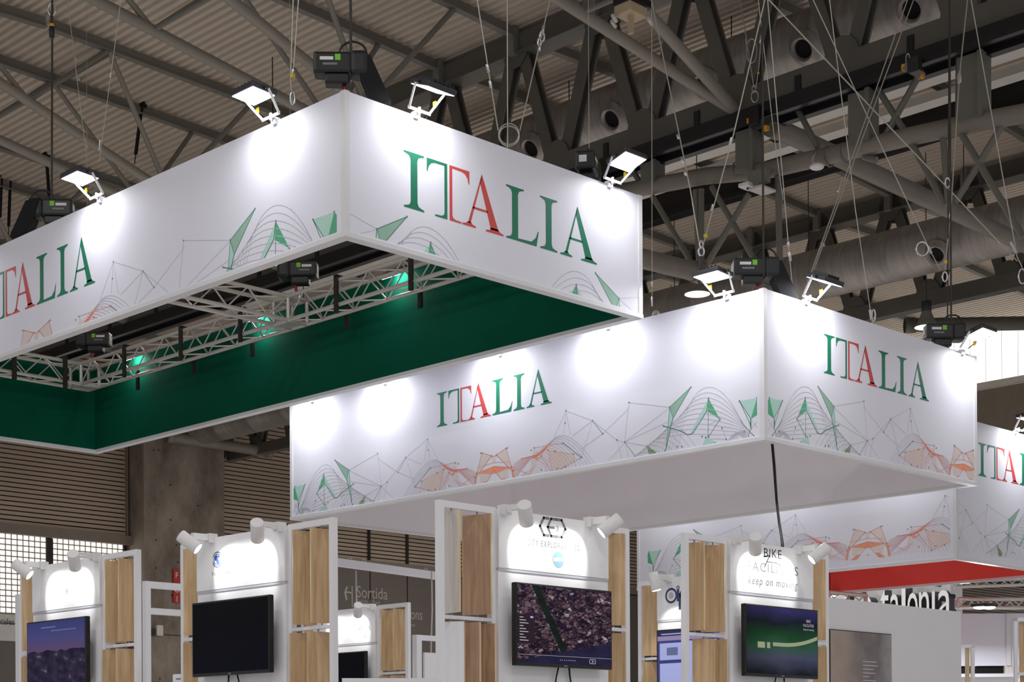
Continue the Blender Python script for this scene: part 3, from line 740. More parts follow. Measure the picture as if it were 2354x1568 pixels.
# ------------------------------------------------------------------ flood lamps on the banners
def flood(label, base, out, along, tilt=-4, reach=0.24, rise=0.19, power=1.0, width=0.34):
    # base: point on the banner's top edge, out: unit vector away from the face, along: unit vector along the face
    base, out, along = Vector(base), Vector(out), Vector(along); upv = Vector((0, 0, 1))
    t = thing('flood_lamp', base, label, 'lamp', 'flood lamps on the banners')
    c = base+out*reach+upv*rise
    a = math.radians(tilt)
    fx = out*math.cos(a)-upv*math.sin(a)          # outward edge lowered: the lens looks down and back at the fabric
    fz = along.cross(fx).normalized()
    if fz.z < 0: fz = -fz
    M = basis(along, fx, fz, c)
    rbox('housing', M, (width, 0.27, 0.05), 'lamp_body', 0.012, t)
    for k in range(5): box('cooling_fin', c+fz*0.04+along*(-0.1+0.05*k), (1, 1, 1), 'lamp_body', t, basis(along*0.008, fx*0.2, fz*0.035, (0, 0, 0)))
    box('lens', c-fz*0.027, (1, 1, 1), 'lens_on', t, basis(along*(width-0.03), fx*0.24, fz*0.006, (0, 0, 0)))
    # yoke
    arm = [c+along*s*(width/2+0.012) for s in (-1, 1)]
    for s, p in zip((-1, 1), arm):
        foot = base+out*0.05+along*s*0.12+upv*0.03
        beam('yoke_arm', p-fx*0.03, foot, 0.026, 0.006, 'lamp_white', t, along)
        tube('pivot_knob', p, p+along*s*0.025, 0.018, 'lamp_body', t, 8)
    beam('yoke_foot', base+out*0.05+along*0.135+upv*0.03, base+out*0.05-along*0.135+upv*0.03, 0.026, 0.006, 'lamp_white', t, out)
    tube('clamp_bolt', base+out*0.05+upv*0.0, base+out*0.05+upv*0.06, 0.014, 'lamp_white', t, 8)
    boxr('clamp', base-Vector((0.03, 0.03, 0.03)), base+Vector((0.03, 0.03, 0.03)), 'lamp_white', t)
    path('power_lead', [c+fz*0.03+along*0.1, c+fz*0.02+along*0.2-out*0.06, base+along*0.2+upv*0.1, base-out*0.12+along*0.16+upv*0.02], 0.006, 'cable_black', t, 6)
    box('warning_tag', base+out*0.08+along*0.16+upv*0.12, (0.012, 0.035, 0.05), 'tag_yellow', t)
    li = bpy.data.lights.new('flood_light', 'AREA'); li.shape = 'RECTANGLE'; li.size = width-0.04; li.size_y = 0.23; li.energy = FLOOD_W*power; li.color = LAMP_COL; li.spread = math.radians(158)
    lo = link('flood_light', li, basis(along, fx, fz, c-fz*0.034), t)
    return t
AX, AY, NX, NY = Vector((1, 0, 0)), Vector((0, 1, 0)), Vector((-1, 0, 0)), Vector((0, -1, 0))
def top(S, y=None, x=None): return Vector((S['x'] if y is not None else x, y if y is not None else S['y'], S['z']+S['H']))
flood('white-lit flood lamp clamped above the left face of the highest banner, near its corner', top(S1, y=12.15), NX, AY, power=0.85)
flood('white-lit flood lamp right of the black hoist on the highest banner', top(S1, y=15.12), NX, AY, power=0.85)
flood('flood lamp at the left picture edge on the highest banner', top(S1, y=18.2), NX, AY, power=0.85)
flood('flood lamp with lens edge-on above the first letter of the highest banner', top(S1, x=9.96), NY, AX, tilt=22, power=0.85)
flood('tilted bright flood lamp above the last letter of the highest banner', top(S1, x=12.56), NY, AX, tilt=-16)
for y, lb in ((10.72, 'bright flood lamp beside the hoist at the corner of the lower banner'), (12.38, 'hidden flood lamp over the lower banner, second from its front corner'), (14.1, 'hidden flood lamp over the middle of the lower banner'),
              (16.2, 'hidden flood lamp over the lower banner left of its lettering'), (17.7, 'flood lamp over the left end of the lower banner')):
    flood(lb, top(S2, y=y), NX, AY, power=1.35)
flood('dark flood lamp seen from behind above the right face of the lower banner', top(S2, x=14.66), NY, AX, tilt=22, power=1.3)
flood('bright flood lamp at the right end of the lower banner', top(S2, x=17.85), NY, AX, tilt=-16, power=1.3)
flood('bright flood lamp at the right picture edge on the rear banner', top(S3, x=23.25), NY, AX, tilt=4, width=0.42, power=1.5)
for y, lb in ((13.3, 'flood lamp over the rear banner near its front corner'), (15.4, 'flood lamp over the middle of the rear banner'), (17.5, 'flood lamp over the left end of the rear banner')):
    flood(lb, top(S3, y=y), NX, AY, reach=0.32, power=1.5)

# ------------------------------------------------------------------ box truss ring inside the highest banner
def box_truss(label, p, q, ww=0.29, m='alu', seglen=0.29, cat='lighting truss', name='box_truss'):
    p, q = Vector(p), Vector(q); d = (q-p); L = d.length; d.normalize(); s = Vector((0, 0, 1)).cross(d).normalized(); u = Vector((0, 0, 1))
    t = thing(name, (p+q)/2, label, cat)
    h = ww/2
    cs = [(-h, -h), (h, -h), (h, h), (-h, h)]
    for a, b in cs: tube('chord', p+s*a+u*b, q+s*a+u*b, 0.025, m, t, 10)
    n = max(2, int(L/seglen)); st = L/n
    for i in range(n):
        k0, k1 = p+d*(st*i), p+d*(st*(i+1))
        for j in range(4):
            a, b = cs[j], cs[(j+1) % 4]
            if (i+j) % 2: a, b = b, a
            tube('brace', k0+s*a[0]+u*a[1], k1+s*b[0]+u*b[1], 0.010, m, t, 6)
    for e_ in (p, q):
        for j in range(4):
            a, b = cs[j], cs[(j+1) % 4]; tube('end_strut', e_+s*a[0]+u*a[1], e_+s*b[0]+u*b[1], 0.022, m, t, 8)
    return t
ZT = EYE+5.475
TX0, TX1, TY0, TYM, TY1 = 9.62, 12.6, 11.62, 16.46, 21.3
box_truss('aluminium box truss along the green lining, long run on the right', (TX1, TY0+0.15, ZT), (TX1, TYM-0.15, ZT))
box_truss('aluminium box truss along the green lining, run on the left', (TX1, TYM+0.15, ZT), (TX1, TY1-0.15, ZT))
box_truss('aluminium cross truss spanning inside the highest banner', (TX0+0.15, TYM, ZT), (TX1-0.15, TYM, ZT))
box_truss('aluminium truss at the back left end inside the highest banner', (TX0+0.15, TY1, ZT), (TX1-0.15, TY1, ZT))
box_truss('aluminium truss hidden behind the left face of the highest banner', (TX0, TY0, ZT), (TX0, TY1, ZT))
def corner_block(label, c):
    t = thing('truss_corner', c, label, 'truss corner'); h = 0.145; c = Vector(c)
    pts = [c+Vector((a, b, e)) for a in (-h, h) for b in (-h, h) for e in (-h, h)]
    for i in range(8):
        for j in range(i+1, 8):
            if abs((pts[i]-pts[j]).length-2*h) < 1e-4: tube('corner_tube', pts[i], pts[j], 0.026, 'alu', t, 10)
    boxr('corner_plate', c+Vector((-h, -h, -h-0.005)), c+Vector((h, h, -h+0.005)), 'alu', t)
corner_block('cube corner joining the cross truss to the long truss', (TX1, TYM, ZT))
corner_block('cube corner at the back left of the truss ring', (TX1, TY1, ZT))
xs = TX1-0.145-0.03
for i, px_ in enumerate((945, 773, 552, 415, 285)):
    y = onx(px_, 700, xs).y
    t = thing('drop_bar', (xs, y, ZT), ('black drop bar on the inner truss, %s from the right' % ('first', 'second', 'third', 'fourth', 'fifth')[i]), 'bar', 'drop bars on the truss')
    boxr('bar', (xs-0.015, y-0.03, ZT-0.25), (xs+0.015, y+0.03, ZT+0.2), 'strap_brown', t)
    boxr('bar_hook', (xs-0.015, y-0.03, ZT+0.17), (xs+0.1, y+0.03, ZT+0.2), 'strap_brown', t)
    boxr('far_stub', (TX1+0.2, y+0.25, ZT-0.32), (TX1+0.23, y+0.31, ZT-0.05), 'strap_brown', t)
for i, px_ in enumerate((150, 33)):
    p = ony(px_, 860, TY1-0.19)
    t = thing('drop_bar', p, ('black drop bar on the back left truss, %s' % ('beside the corner', 'at the picture edge')[i]), 'bar', 'drop bars on the truss')
    boxr('bar', (p.x-0.03, p.y-0.015, ZT-0.25), (p.x+0.03, p.y+0.015, ZT+0.2), 'strap_brown', t)
for i, px_ in enumerate((905, 590, 300)):
    c = onx(px_, 700, 12.84); c = Vector((12.84, c.y, ZT+0.20))
    t = thing('work_light', c, ('lit work light behind the inner truss, %s' % ('near the front', 'near the cross truss', 'at the back corner')[i]), 'lamp', 'work lights in the banner')
    Rw = Matrix.Rotation(math.radians(-35), 4, 'Y')
    rbox('housing', Matrix.Translation(c) @ Rw, (0.2, 0.32, 0.045), 'lamp_body', 0.01, t)
    box('lens', c+Rw.to_3x3() @ Vector((0, 0, -0.025)), (0.17, 0.29, 0.006), 'lens_on', t, Rw)
    tube('stem', c, Vector((TX1+0.14, c.y, ZT+0.145)), 0.012, 'lamp_white', t)
    li = bpy.data.lights.new('work_light_glow', 'AREA'); li.size = 0.18; li.energy = 3; li.color = LAMP_COL
    link('work_light_glow', li, Matrix.Translation(c+Rw.to_3x3() @ Vector((0, 0, -0.032))) @ Rw, t)

# ------------------------------------------------------------------ chain hoists
def hoist(label, c, yaw=0.0, chain_top=None, bag=True, flip=1, thin=False):
    c = Vector(c); t = thing('chain_hoist', c, label, 'hoist', 'chain hoists'); Rz = Matrix.Rotation(yaw, 4, 'Z')
    T = Matrix.Translation(c) @ Rz
    rbox('motor_body', T @ Matrix.Translation((-0.08*flip, 0, 0)), (0.34, 0.20, 0.19), 'black_plastic', 0.025, t)
    rbox('gear_case', T @ Matrix.Translation((0.16*flip, 0, 0.0)), (0.16, 0.22, 0.22), 'black_plastic', 0.04, t)
    rbox('lower_case', T @ Matrix.Translation((-0.04*flip, 0, -0.13)), (0.22, 0.15, 0.10), 'black_plastic', 0.02, t)
    def W_(p): return T @ Vector(p)
    ring('carry_handle', W_((0.1*flip, 0, 0.12)), Rz @ Vector((1, 0, 0)), (0, 0, 1), 0.12, 0.1, 0.011, 'black_plastic', t)
    ex = Rz @ Vector((1, 0, 0)); ey = Rz @ Vector((0, 1, 0)); ez = Vector((0, 0, 1))
    for s in (-1, 1):
        box('green_sticker', W_((-0.03*flip, 0.101*s, 0.04)), (1, 1, 1), 'sticker_green', t, basis(ex*0.05, ey*0.003, ez*0.055, (0, 0, 0)))
        box('name_sticker', W_((-0.13*flip, 0.101*s, 0.03)), (1, 1, 1), 'sticker_white', t, basis(ex*0.12, ey*0.003, ez*0.03, (0, 0, 0)))
        box('rating_sticker', W_((-0.10*flip, 0.101*s, -0.02)), (1, 1, 1), 'sticker_grey', t, basis(ex*0.13, ey*0.003, ez*0.02, (0, 0, 0)))
    box('end_sticker', W_((-0.252*flip, 0.02, 0.01)), (1, 1, 1), 'sticker_white', t, basis(ex*0.003, ey*0.08, ez*0.07, (0, 0, 0)))
    tube('hook_stem', W_((0.02, 0, -0.16)), W_((0.02, 0, -0.26)), 0.02, 'red_hook', t)
    ring('hook', W_((0.02, 0, -0.31)), ex, ez, 0.045, 0.06, 0.013, 'shackle', t)
    if chain_top:
        tube('load_chain', W_((0.08*flip, 0, 0.1)), Vector((W_((0.08*flip, 0, 0)).x, W_((0.08*flip, 0, 0)).y, chain_top)), 0.003 if thin else 0.013, 'wire' if thin else 'wire_dark', t, 6)
    if bag:
        P = [W_((0.10*flip, 0.02, 0.10)), W_((0.26*flip, 0.02, 0.06)), W_((0.44*flip, 0.02, -0.34)), W_((0.30*flip, 0.02, -0.42)), W_((0.16*flip, 0.02, -0.10))]
        d = ey*0.2; prism('chain_bag', [p-d*0.6 for p in P], (0, 0, 0), d*1.1, 'black_cloth', t)
    return t
HZ = EYE+6.0
def hz(px_, py_, X): return onx(px_, py_, X)
h1 = onx(786, 152, 9.5)
hoist('black chain hoist on top of the highest banner at its front corner', h1, -0.75, zroof(9), True)
h2 = onx(118, 482, 9.62)
hoist('black chain hoist above the left face of the highest banner', h2, 2.4, None, True)
h3 = onx(684, 622, TX1)
hoist('black chain hoist over the cross truss inside the banner', h3, 2.3, zroof(12), False, thin=True)
h4 = onx(215, 782, TX1)
hoist('black chain hoist over the back left truss corner', h4, 2.3, zroof(12), False, thin=True)
h5 = onx(1738, 618, S2['x']+0.45)
hoist('black chain hoist at the front corner of the lower banner', h5, -0.75, zroof(14), True)
h6 = ony(2172, 765, S2['y']+0.5)
hoist('dark chain hoist at the right end of the lower banner', h6, -0.75, zroof(17), False)
h7 = ony(1352, 385, 11.7)
hoist('chain hoist mostly hidden behind the flood lamp of the highest banner', h7, 0.6, zroof(12), False, thin=True)

# ------------------------------------------------------------------ wire slings and fittings
def sling(label, legs, cat='cable', r=0.007, m='wire', fer=(), rings=(), tags=(), coils=()):
    # every entry: pixel point + plane function
    first = legs[0][0]
    t = thing('wire_sling', first, label, cat, 'wire slings of the rig')
    tops = {}
    for a, b in legs:
        a, b = Vector(a), Vector(b)
        if not any((a-Vector(q)).length < 0.02 for _, q in legs) and a.z > b.z+0.05:
            d = (a-b).normalized(); k = (zroof(a.x)-0.15-a.z)/d.z; a = a+d*k
        tube('wire', a, b, r, m, t, 6)
    for a, b in fer: tube('ferrule', a, b, r*2.4, 'shackle', t, 8)
    for c, rx, ry in rings: ring('shackle_ring', c, rt, up, rx, ry, 0.012, 'shackle', t)
    for c, rr in coils:
        for k in range(2): ring('wire_coil', Vector(c)+up*(0.02*k), rt, up, rr, rr*(1+0.05*k), 0.008, 'wire', t, 28)
    for c in tags: box('tag', c, (0.03, 0.03, 0.035), 'tag_yellow', t)
    return t
def yy(Y): return lambda px_, py_: ony(px_, py_, Y)
def xx(X): return lambda px_, py_: onx(px_, py_, X)
g = yy(11.75)
sling('steel wire bridle with a coiled loop above the highest banner', [(g(1097, 0), g(1145, 300)), (g(1256, 35), g(1195, 300)), (g(1166, 40), g(1167, 340))], fer=[(g(1119, 148), g(1123, 166)), (g(1126, 186), g(1129, 204)), (g(1250, 60), g(1247, 74)), (g(1241, 100), g(1239, 116))],
      rings=[(g(1246, 84), 0.022, 0.05), (g(1240, 97), 0.015, 0.04)], coils=[(g(1170, 313), 0.10)])
g = xx(9.6)
sling('black hoist chain with an orange collar at the top left', [(g(120, 30), g(119, 470))], r=0.012, m='wire_dark', rings=[(g(119, 22), 0.04, 0.07)])
tt = thing('chain_collar', g(119, 70), 'black chain hook block with orange band at the top left', 'hook')
tube('block', g(119, 62), g(119, 85), 0.03, 'black_plastic', tt, 12); tube('band', g(119, 55), g(119, 62), 0.026, 'tag_orange', tt, 12); tube('shank', g(119, 32), g(119, 56), 0.018, 'black_plastic', tt, 8)
g = xx(9.4)
sling('pair of thin wires above the left flood lamp', [(g(160, 40), g(200, 368)), (g(278, 0), g(228, 372))], r=0.004, fer=[(g(172, 126), g(175, 138)), (g(179, 172), g(182, 184)), (g(255, 168), g(253, 178)), (g(196, 318), g(200, 337)), (g(230, 322), g(228, 346))])
g = xx(9.35)
sling('wire with yellow tag and shackle above the second flood lamp', [(g(674, 0), g(668, 180)), (g(668, 180), g(673, 235)), (g(680, 85), g(674, 170))], r=0.006, fer=[(g(674, 160), g(672, 174))], rings=[(g(673, 226), 0.02, 0.06)], tags=[g(673, 174)])
g = xx(14.0)
sling('thin vertical wire to the lower banner beside the upper banner edge', [(g(1498, 0), g(1499, 704))], r=0.004, fer=[(g(1499, 648), g(1499, 660)), (g(1499, 682), g(1499, 704))], coils=[(g(1508, 727), 0.035)])
g = xx(14.2)
sling('wire bridle meeting in a chain link over the left end of the lower banner', [(g(1510, 60), g(1588, 440)), (g(1588, 440), g(1609, 568)), (g(1758, 0), g(1686, 310)), (g(1686, 310), g(1615, 568))], fer=[(g(1557, 310), g(1560, 318)), (g(1567, 362), g(1570, 375)), (g(1574, 392), g(1577, 403)), (g(1682, 316), g(1677, 335)), (g(1640, 470), g(1635, 485))],
      rings=[(g(1612, 578), 0.03, 0.05), (g(1612, 562), 0.018, 0.04)], tags=[g(1622, 542)])
tt = thing('shackle_chain', g(1612, 600), 'short black chain with shackle under the bridle ring', 'chain')
tube('chain', g(1612, 590), g(1613, 640), 0.02, 'wire_dark', tt, 8); box('yellow_mark', g(1612, 606), (0.02, 0.02, 0.03), 'tag_yellow', tt); ring('shackle_ring', g(1613, 645), rt, up, 0.03, 0.05, 0.012, 'wire_dark', tt)
g = yy(10.9)
sling('wire with an oval loop behind the front corner of the lower banner', [(g(1790, 300), g(1812, 560)), (g(1812, 560), g(1824, 680))], fer=[(g(1812, 556), g(1813, 566)), (g(1815, 580), g(1817, 600))], rings=[(g(1813, 655), 0.025, 0.085)], tags=[g(1812, 676)])
sling('double wire leaning left behind the lower banner right face', [(g(2086, 0), g(1935, 430)), (g(1935, 430), g(1866, 622)), (g(1866, 622), g(1848, 668)), (g(1870, 622), g(1853, 668))], fer=[(g(1935, 410), g(1926, 440))])
sling('wire dropping behind the middle of the lower banner right face', [(g(1958, 415), g(1966, 480)), (g(1966, 480), g(2005, 742))], fer=[(g(2000, 712), g(2003, 735))], rings=[(g(2008, 725), 0.02, 0.07)])
sling('long slack wire crossing the cable rail', [(g(1750, 60), g(1778, 300)), (g(1778, 300), g(1800, 460))], r=0.005)
g = yy(10.95)
sling('thick wire with a hanging chain link at the right end of the lower banner', [(g(2224, 0), g(2205, 180)), (g(2205, 180), g(2186, 480)), (g(2186, 480), g(2172, 620))], r=0.009, fer=[(g(2206, 165), g(2204, 190)), (g(2184, 470), g(2182, 500))], rings=[(g(2205, 180), 0.02, 0.06), (g(2172, 636), 0.03, 0.06)], tags=[g(2174, 602)])
sling('black hoist chain at the right end of the lower banner', [(g(2180, 420), g(2178, 760))], r=0.010, m='wire_dark', rings=[(g(2178, 420), 0.03, 0.06)])
sling('loose wire tail with a loop in front of the big duct', [(g(2112, 520), g(2140, 580)), (g(2140, 580), g(2162, 620))], r=0.007, fer=[(g(2134, 566), g(2141, 582))], rings=[(g(2120, 572), 0.075, 0.085)])
sling('wire running down the right picture edge', [(g(2300, 560), g(2338, 600)), (g(2304, 400), g(2338, 590)), (g(2338, 590), g(2350, 615))], r=0.008, fer=[(g(2322, 555), g(2336, 580))], rings=[(g(2350, 635), 0.05, 0.1)])
g = xx(23.3)
sling('wire loops and chain link hooked to the cable rail', [(g(1703, 10), g(1716, 90)), (g(1716, 90), g(1733, 200)), (g(1745, 150), g(1737, 205)), (g(1755, 20), g(1745, 150))], r=0.011, fer=[(g(1750, 82), g(1747, 100)), (g(1716, 90), g(1718, 120))],
      rings=[(g(1735, 222), 0.06, 0.10), (g(1733, 205), 0.03, 0.06), (g(1728, 117), 0.09, 0.21)], tags=[g(1743, 168)], coils=[])
tt = thing('rail_clamp', g(1738, 272), 'black clamp with orange bolts gripping the cable rail', 'clamp')
rbox('jaw', Matrix.Translation(g(1738, 268)), (0.16, 0.22, 0.34), 'black_plastic', 0.02, tt); box('arm', g(1758, 282), (0.1, 0.5, 0.12), 'steel_black', tt)
for p in (g(1724, 278), g(1761, 295), g(1738, 254)): box('orange_bolt', p, (0.08, 0.08, 0.08), 'tag_orange', tt)
g = xx(23.35)
tt = thing('rail_clamp', g(2100, 160), 'steel clamp with orange ends on the rail at the upper right', 'clamp')
rbox('jaw', Matrix.Translation(g(2103, 150)), (0.14, 0.2, 0.24), 'steel_black', 0.02, tt); beam('arm', g(2082, 153), g(2120, 175), 0.12, 0.1, 'steel_grey', tt)
for p in (g(2081, 155), g(2117, 174)): box('orange_bolt', p, (0.09, 0.09, 0.09), 'tag_orange', tt)
ring('lifting_eye', g(2087, 136), rt, up, 0.03, 0.09, 0.012, 'shackle', tt)
# black straps hanging from purlins at the left
for i, (a, b, X) in enumerate((((327, 236), (312, 355), 32.33), ((106, 349), (113, 450), 36.67), ((24, 402), (20, 520), 38.93), ((4, 398), (0, 500), 38.93))):
    p, q = ony(a[0], a[1], X), ony(b[0], b[1], X)
    t = thing('hanging_strap', p, ('black strap hanging from the roof, %s' % ('right of the roof tubes', 'beside the hoist chain', 'second from the picture edge', 'at the picture edge')[i]), 'strap', 'black straps under the roof')
    beam('strap', p, q, 0.09, 0.04, 'black_cloth', t); rbox('buckle', Matrix.Translation(p), (0.16, 0.18, 0.24), 'black_cloth', 0.03, t); tube('strap_tail', q, q+(q-p)*0.18, 0.012, 'wire_dark', t, 6)
# access points, junction and lamps on the pipe beam
p = onx(1745, 433, X1-0.3); t = thing('access_point', p, 'flat white panel antenna hung under the pipe beam', 'antenna')
rbox('panel', Matrix.Translation(onx(1752, 437, X1-0.3)), (0.42, 0.30, 0.05), 'conduit', 0.02, t); rbox('sensor_head', Matrix.Translation(onx(1720, 428, X1-0.35)), (0.3, 0.22, 0.07), 'lamp_white', 0.02, t); tube('sensor_eye', onx(1720, 431, X1-0.36), onx(1720, 436, X1-0.36), 0.03, 'wire_dark', t); boxr('bracket', onx(1745, 425, X1-0.3)-Vector((0.06, 0.2, 0.0)), onx(1745, 425, X1-0.3)+Vector((0.06, 0.2, 0.25)), 'steel_grey', t)
p = onx(1878, 388, X1-0.3); t = thing('dome_antenna', p, 'round white dome antenna hanging from the pipe beam', 'antenna')
def dome(name, c, rr, hh, m, parent):
    vs, fs = [], []; q = 22
    for i in range(7):
        a = math.pi/2*i/6
        for k in range(q): b = 2*math.pi*k/q; vs.append(Vector(c)+Vector((rr*math.cos(a)*math.cos(b), rr*math.cos(a)*math.sin(b), -hh*math.sin(a))))
    for i in range(6):
        for k in range(q): fs.append((i*q+k, i*q+(k+1) % q, (i+1)*q+(k+1) % q, (i+1)*q+k))
    fs.append(tuple(range(q)))
    return mobj(name, vs, fs, m, parent, True)
dome('dome', p+Vector((0, 0, 0.03)), 0.12, 0.05, 'lamp_white', t); tube('base', p+Vector((0, 0, 0.03)), p+Vector((0, 0, 0.07)), 0.115, 'lamp_white', t, 22)
path('conduit', [p+Vector((0, 0, 0.05)), onx(1868, 372, X1-0.3), onx(1870, 360, X1-0.25), onx(1876, 352, X1-0.15)], 0.014, 'conduit', t)
# tan service box on the tubes at the top centre
p = onx(1450, 28, 19.8); t = thing('service_box', p, 'tan service light box with glass tubes on the converging roof tubes', 'light box')
rbox('case', Matrix.Translation(p), (0.42, 0.34, 0.16), 'tan_box', 0.02, t)
for dx, dy in ((-0.26, 0.12), (-0.12, 0.26), (0.22, -0.2)): tube('glass_tube', p+Vector((dx-0.06, dy-0.02, -0.12)), p+Vector((dx+0.1, dy+0.04, -0.14)), 0.03, 'conduit', t, 10)
box('hanger', p+Vector((-0.02, -0.02, -0.2)), (0.07, 0.07, 0.3), 'tan_box', t)
rbox('ballast', Matrix.Translation(p+Vector((0.05, 0.0, 0.14))), (0.5, 0.4, 0.12), 'black_plastic', 0.02, t)
# high bay lamps
def high_bay(label, c, r=0.33, power=1.0):
    c = Vector(c); t = thing('high_bay_lamp', c, label, 'lamp', 'high bay lamps')
    prof = [(0.10, 0.42), (0.14, 0.30), (r*0.75, 0.10), (r, 0.0), (r*0.96, -0.01)]; q = 26; vs, fs = [], []
    for rr, h in prof:
        for k in range(q): a = 2*math.pi*k/q; vs.append(c+Vector((rr*math.cos(a), rr*math.sin(a), h)))
    for i in range(len(prof)-1):
        for k in range(q): fs.append((i*q+k, i*q+(k+1) % q, (i+1)*q+(k+1) % q, (i+1)*q+k))
    mobj('reflector', vs, fs, 'steel_grey', t, True); tube('driver_box', c+Vector((0, 0, 0.38)), c+Vector((0, 0, 0.62)), 0.12, 'steel_black', t, 16)
    tube('lens', c+Vector((0, 0, 0.0)), c+Vector((0, 0, 0.03)), r*0.9, 'bay_lens_on', t, 26)
    tube('hanger_rod', c+Vector((0, 0, 0.6)), Vector((c.x, c.y, zroof(c.x)-0.1)), 0.012, 'wire_dark', t, 6)
    li = bpy.data.lights.new('bay_light', 'AREA'); li.shape = 'DISK'; li.size = r*1.7; li.energy = BAY_W*power; li.color = (1.0, 0.965, 0.95)
    link('bay_light', li, Matrix.Translation(c+Vector((0, 0, -0.02))), t)
high_bay('lit round high bay lamp hanging between the two banners', onz(1603, 676, EYE+10.3), 0.30)
high_bay('lit round high bay lamp beyond the lower banner right face', onz(2130, 752, EYE+10.3), 0.30)
for i, x in enumerate((-7.0, 2.5, 12.0)):  # unseen lamps added overhead so the floor bounces light into the hall
    for j, y in enumerate((-7.0, 2.5, 12.0)):
        if i == 2 and j == 2: continue
        high_bay('added high bay lamp lighting the hall, unseen above the picture, row %s place %s' % (('one', 'two', 'three')[i], ('one', 'two', 'three')[j]), (x, y, EYE+10.3), 0.30, 0.5)
for i, (x, y) in enumerate(((21, 28), (28, 36), (33, 29), (40, 33), (47, 44), (44.5, 31))):  # lamps added out of sight to brighten the rear of the roof
    high_bay('added high bay lamp lighting the roof, hidden behind the banners, place %s' % ('one', 'two', 'three', 'four', 'five', 'six')[i], (x, y, EYE+10.3), 0.30, 1.3)
# black power cable under the lower banner
t = thing('power_cable', onx(1775, 1020, 13.6), 'black power cable dropping from the lower banner to the bike booth', 'cable')
path('cable', [ony(1774, 1015, 10.75), ony(1779, 1070, 10.6), ony(1785, 1150, 10.4), ony(1791, 1200, 10.2), ony(1799, 1250, 10.0), ony(1800, 1300, 9.9)], 0.014, 'cable_black', t)
path('cable', [ony(1776, 1015, 10.77), ony(1781, 1070, 10.62), ony(1786, 1150, 10.42), ony(1793, 1210, 10.22), ony(1797, 1250, 10.02), ony(1798, 1300, 9.92)], 0.010, 'cable_black', t)

# ------------------------------------------------------------------ screens
def screen_mat(name, build, strength=1.0):
    m = bpy.data.materials.new(name); m.use_nodes = True; MAT[name] = m
    nt = m.node_tree; b = nt.nodes['Principled BSDF']; b.inputs['Base Color'].default_value = (0.004, 0.004, 0.005, 1); b.inputs['Roughness'].default_value = 0.25; b.inputs['Specular IOR Level'].default_value = 0.04
    uv = nt.nodes.new('ShaderNodeUVMap'); c = build(nt, uv.outputs[0])
    nt.links.new(c, b.inputs['Emission Color']); b.inputs['Emission Strength'].default_value = strength
def N(nt, kind, **kw):
    n = nt.nodes.new(kind)
    for k, v in kw.items():
        if hasattr(n, k) and k not in n.inputs: setattr(n, k, v)
        else: n.inputs[k].default_value = v
    return n
def ramp(nt, src, stops):
    r = nt.nodes.new('ShaderNodeValToRGB'); e = r.color_ramp.elements
    while len(e) < len(stops): e.new(0.5)
    for el, (p, c) in zip(e, stops): el.position = p; el.color = c+(1,)
    nt.links.new(src, r.inputs[0]); return r.outputs[0]
def mixc(nt, fac, a, b, mode='MIX'):
    m = nt.nodes.new('ShaderNodeMix'); m.data_type = 'RGBA'; m.blend_type = mode
    if isinstance(fac, float): m.inputs[0].default_value = fac
    else: nt.links.new(fac, m.inputs[0])
    for i, c in ((6, a), (7, b)):
        if isinstance(c, tuple): m.inputs[i].default_value = c+(1,)
        else: nt.links.new(c, m.inputs[i])
    return m.outputs[2]
def mth(nt, op, a, b=None, clamp=False):
    m = nt.nodes.new('ShaderNodeMath'); m.operation = op; m.use_clamp = clamp
    for i, v in ((0, a), (1, b)):
        if v is None: continue
        if isinstance(v, (int, float)): m.inputs[i].default_value = v
        else: nt.links.new(v, m.inputs[i])
    return m.outputs[0]
def sep(nt, uv): s = nt.nodes.new('ShaderNodeSeparateXYZ'); nt.links.new(uv, s.inputs[0]); return s.outputs[0], s.outputs[1]
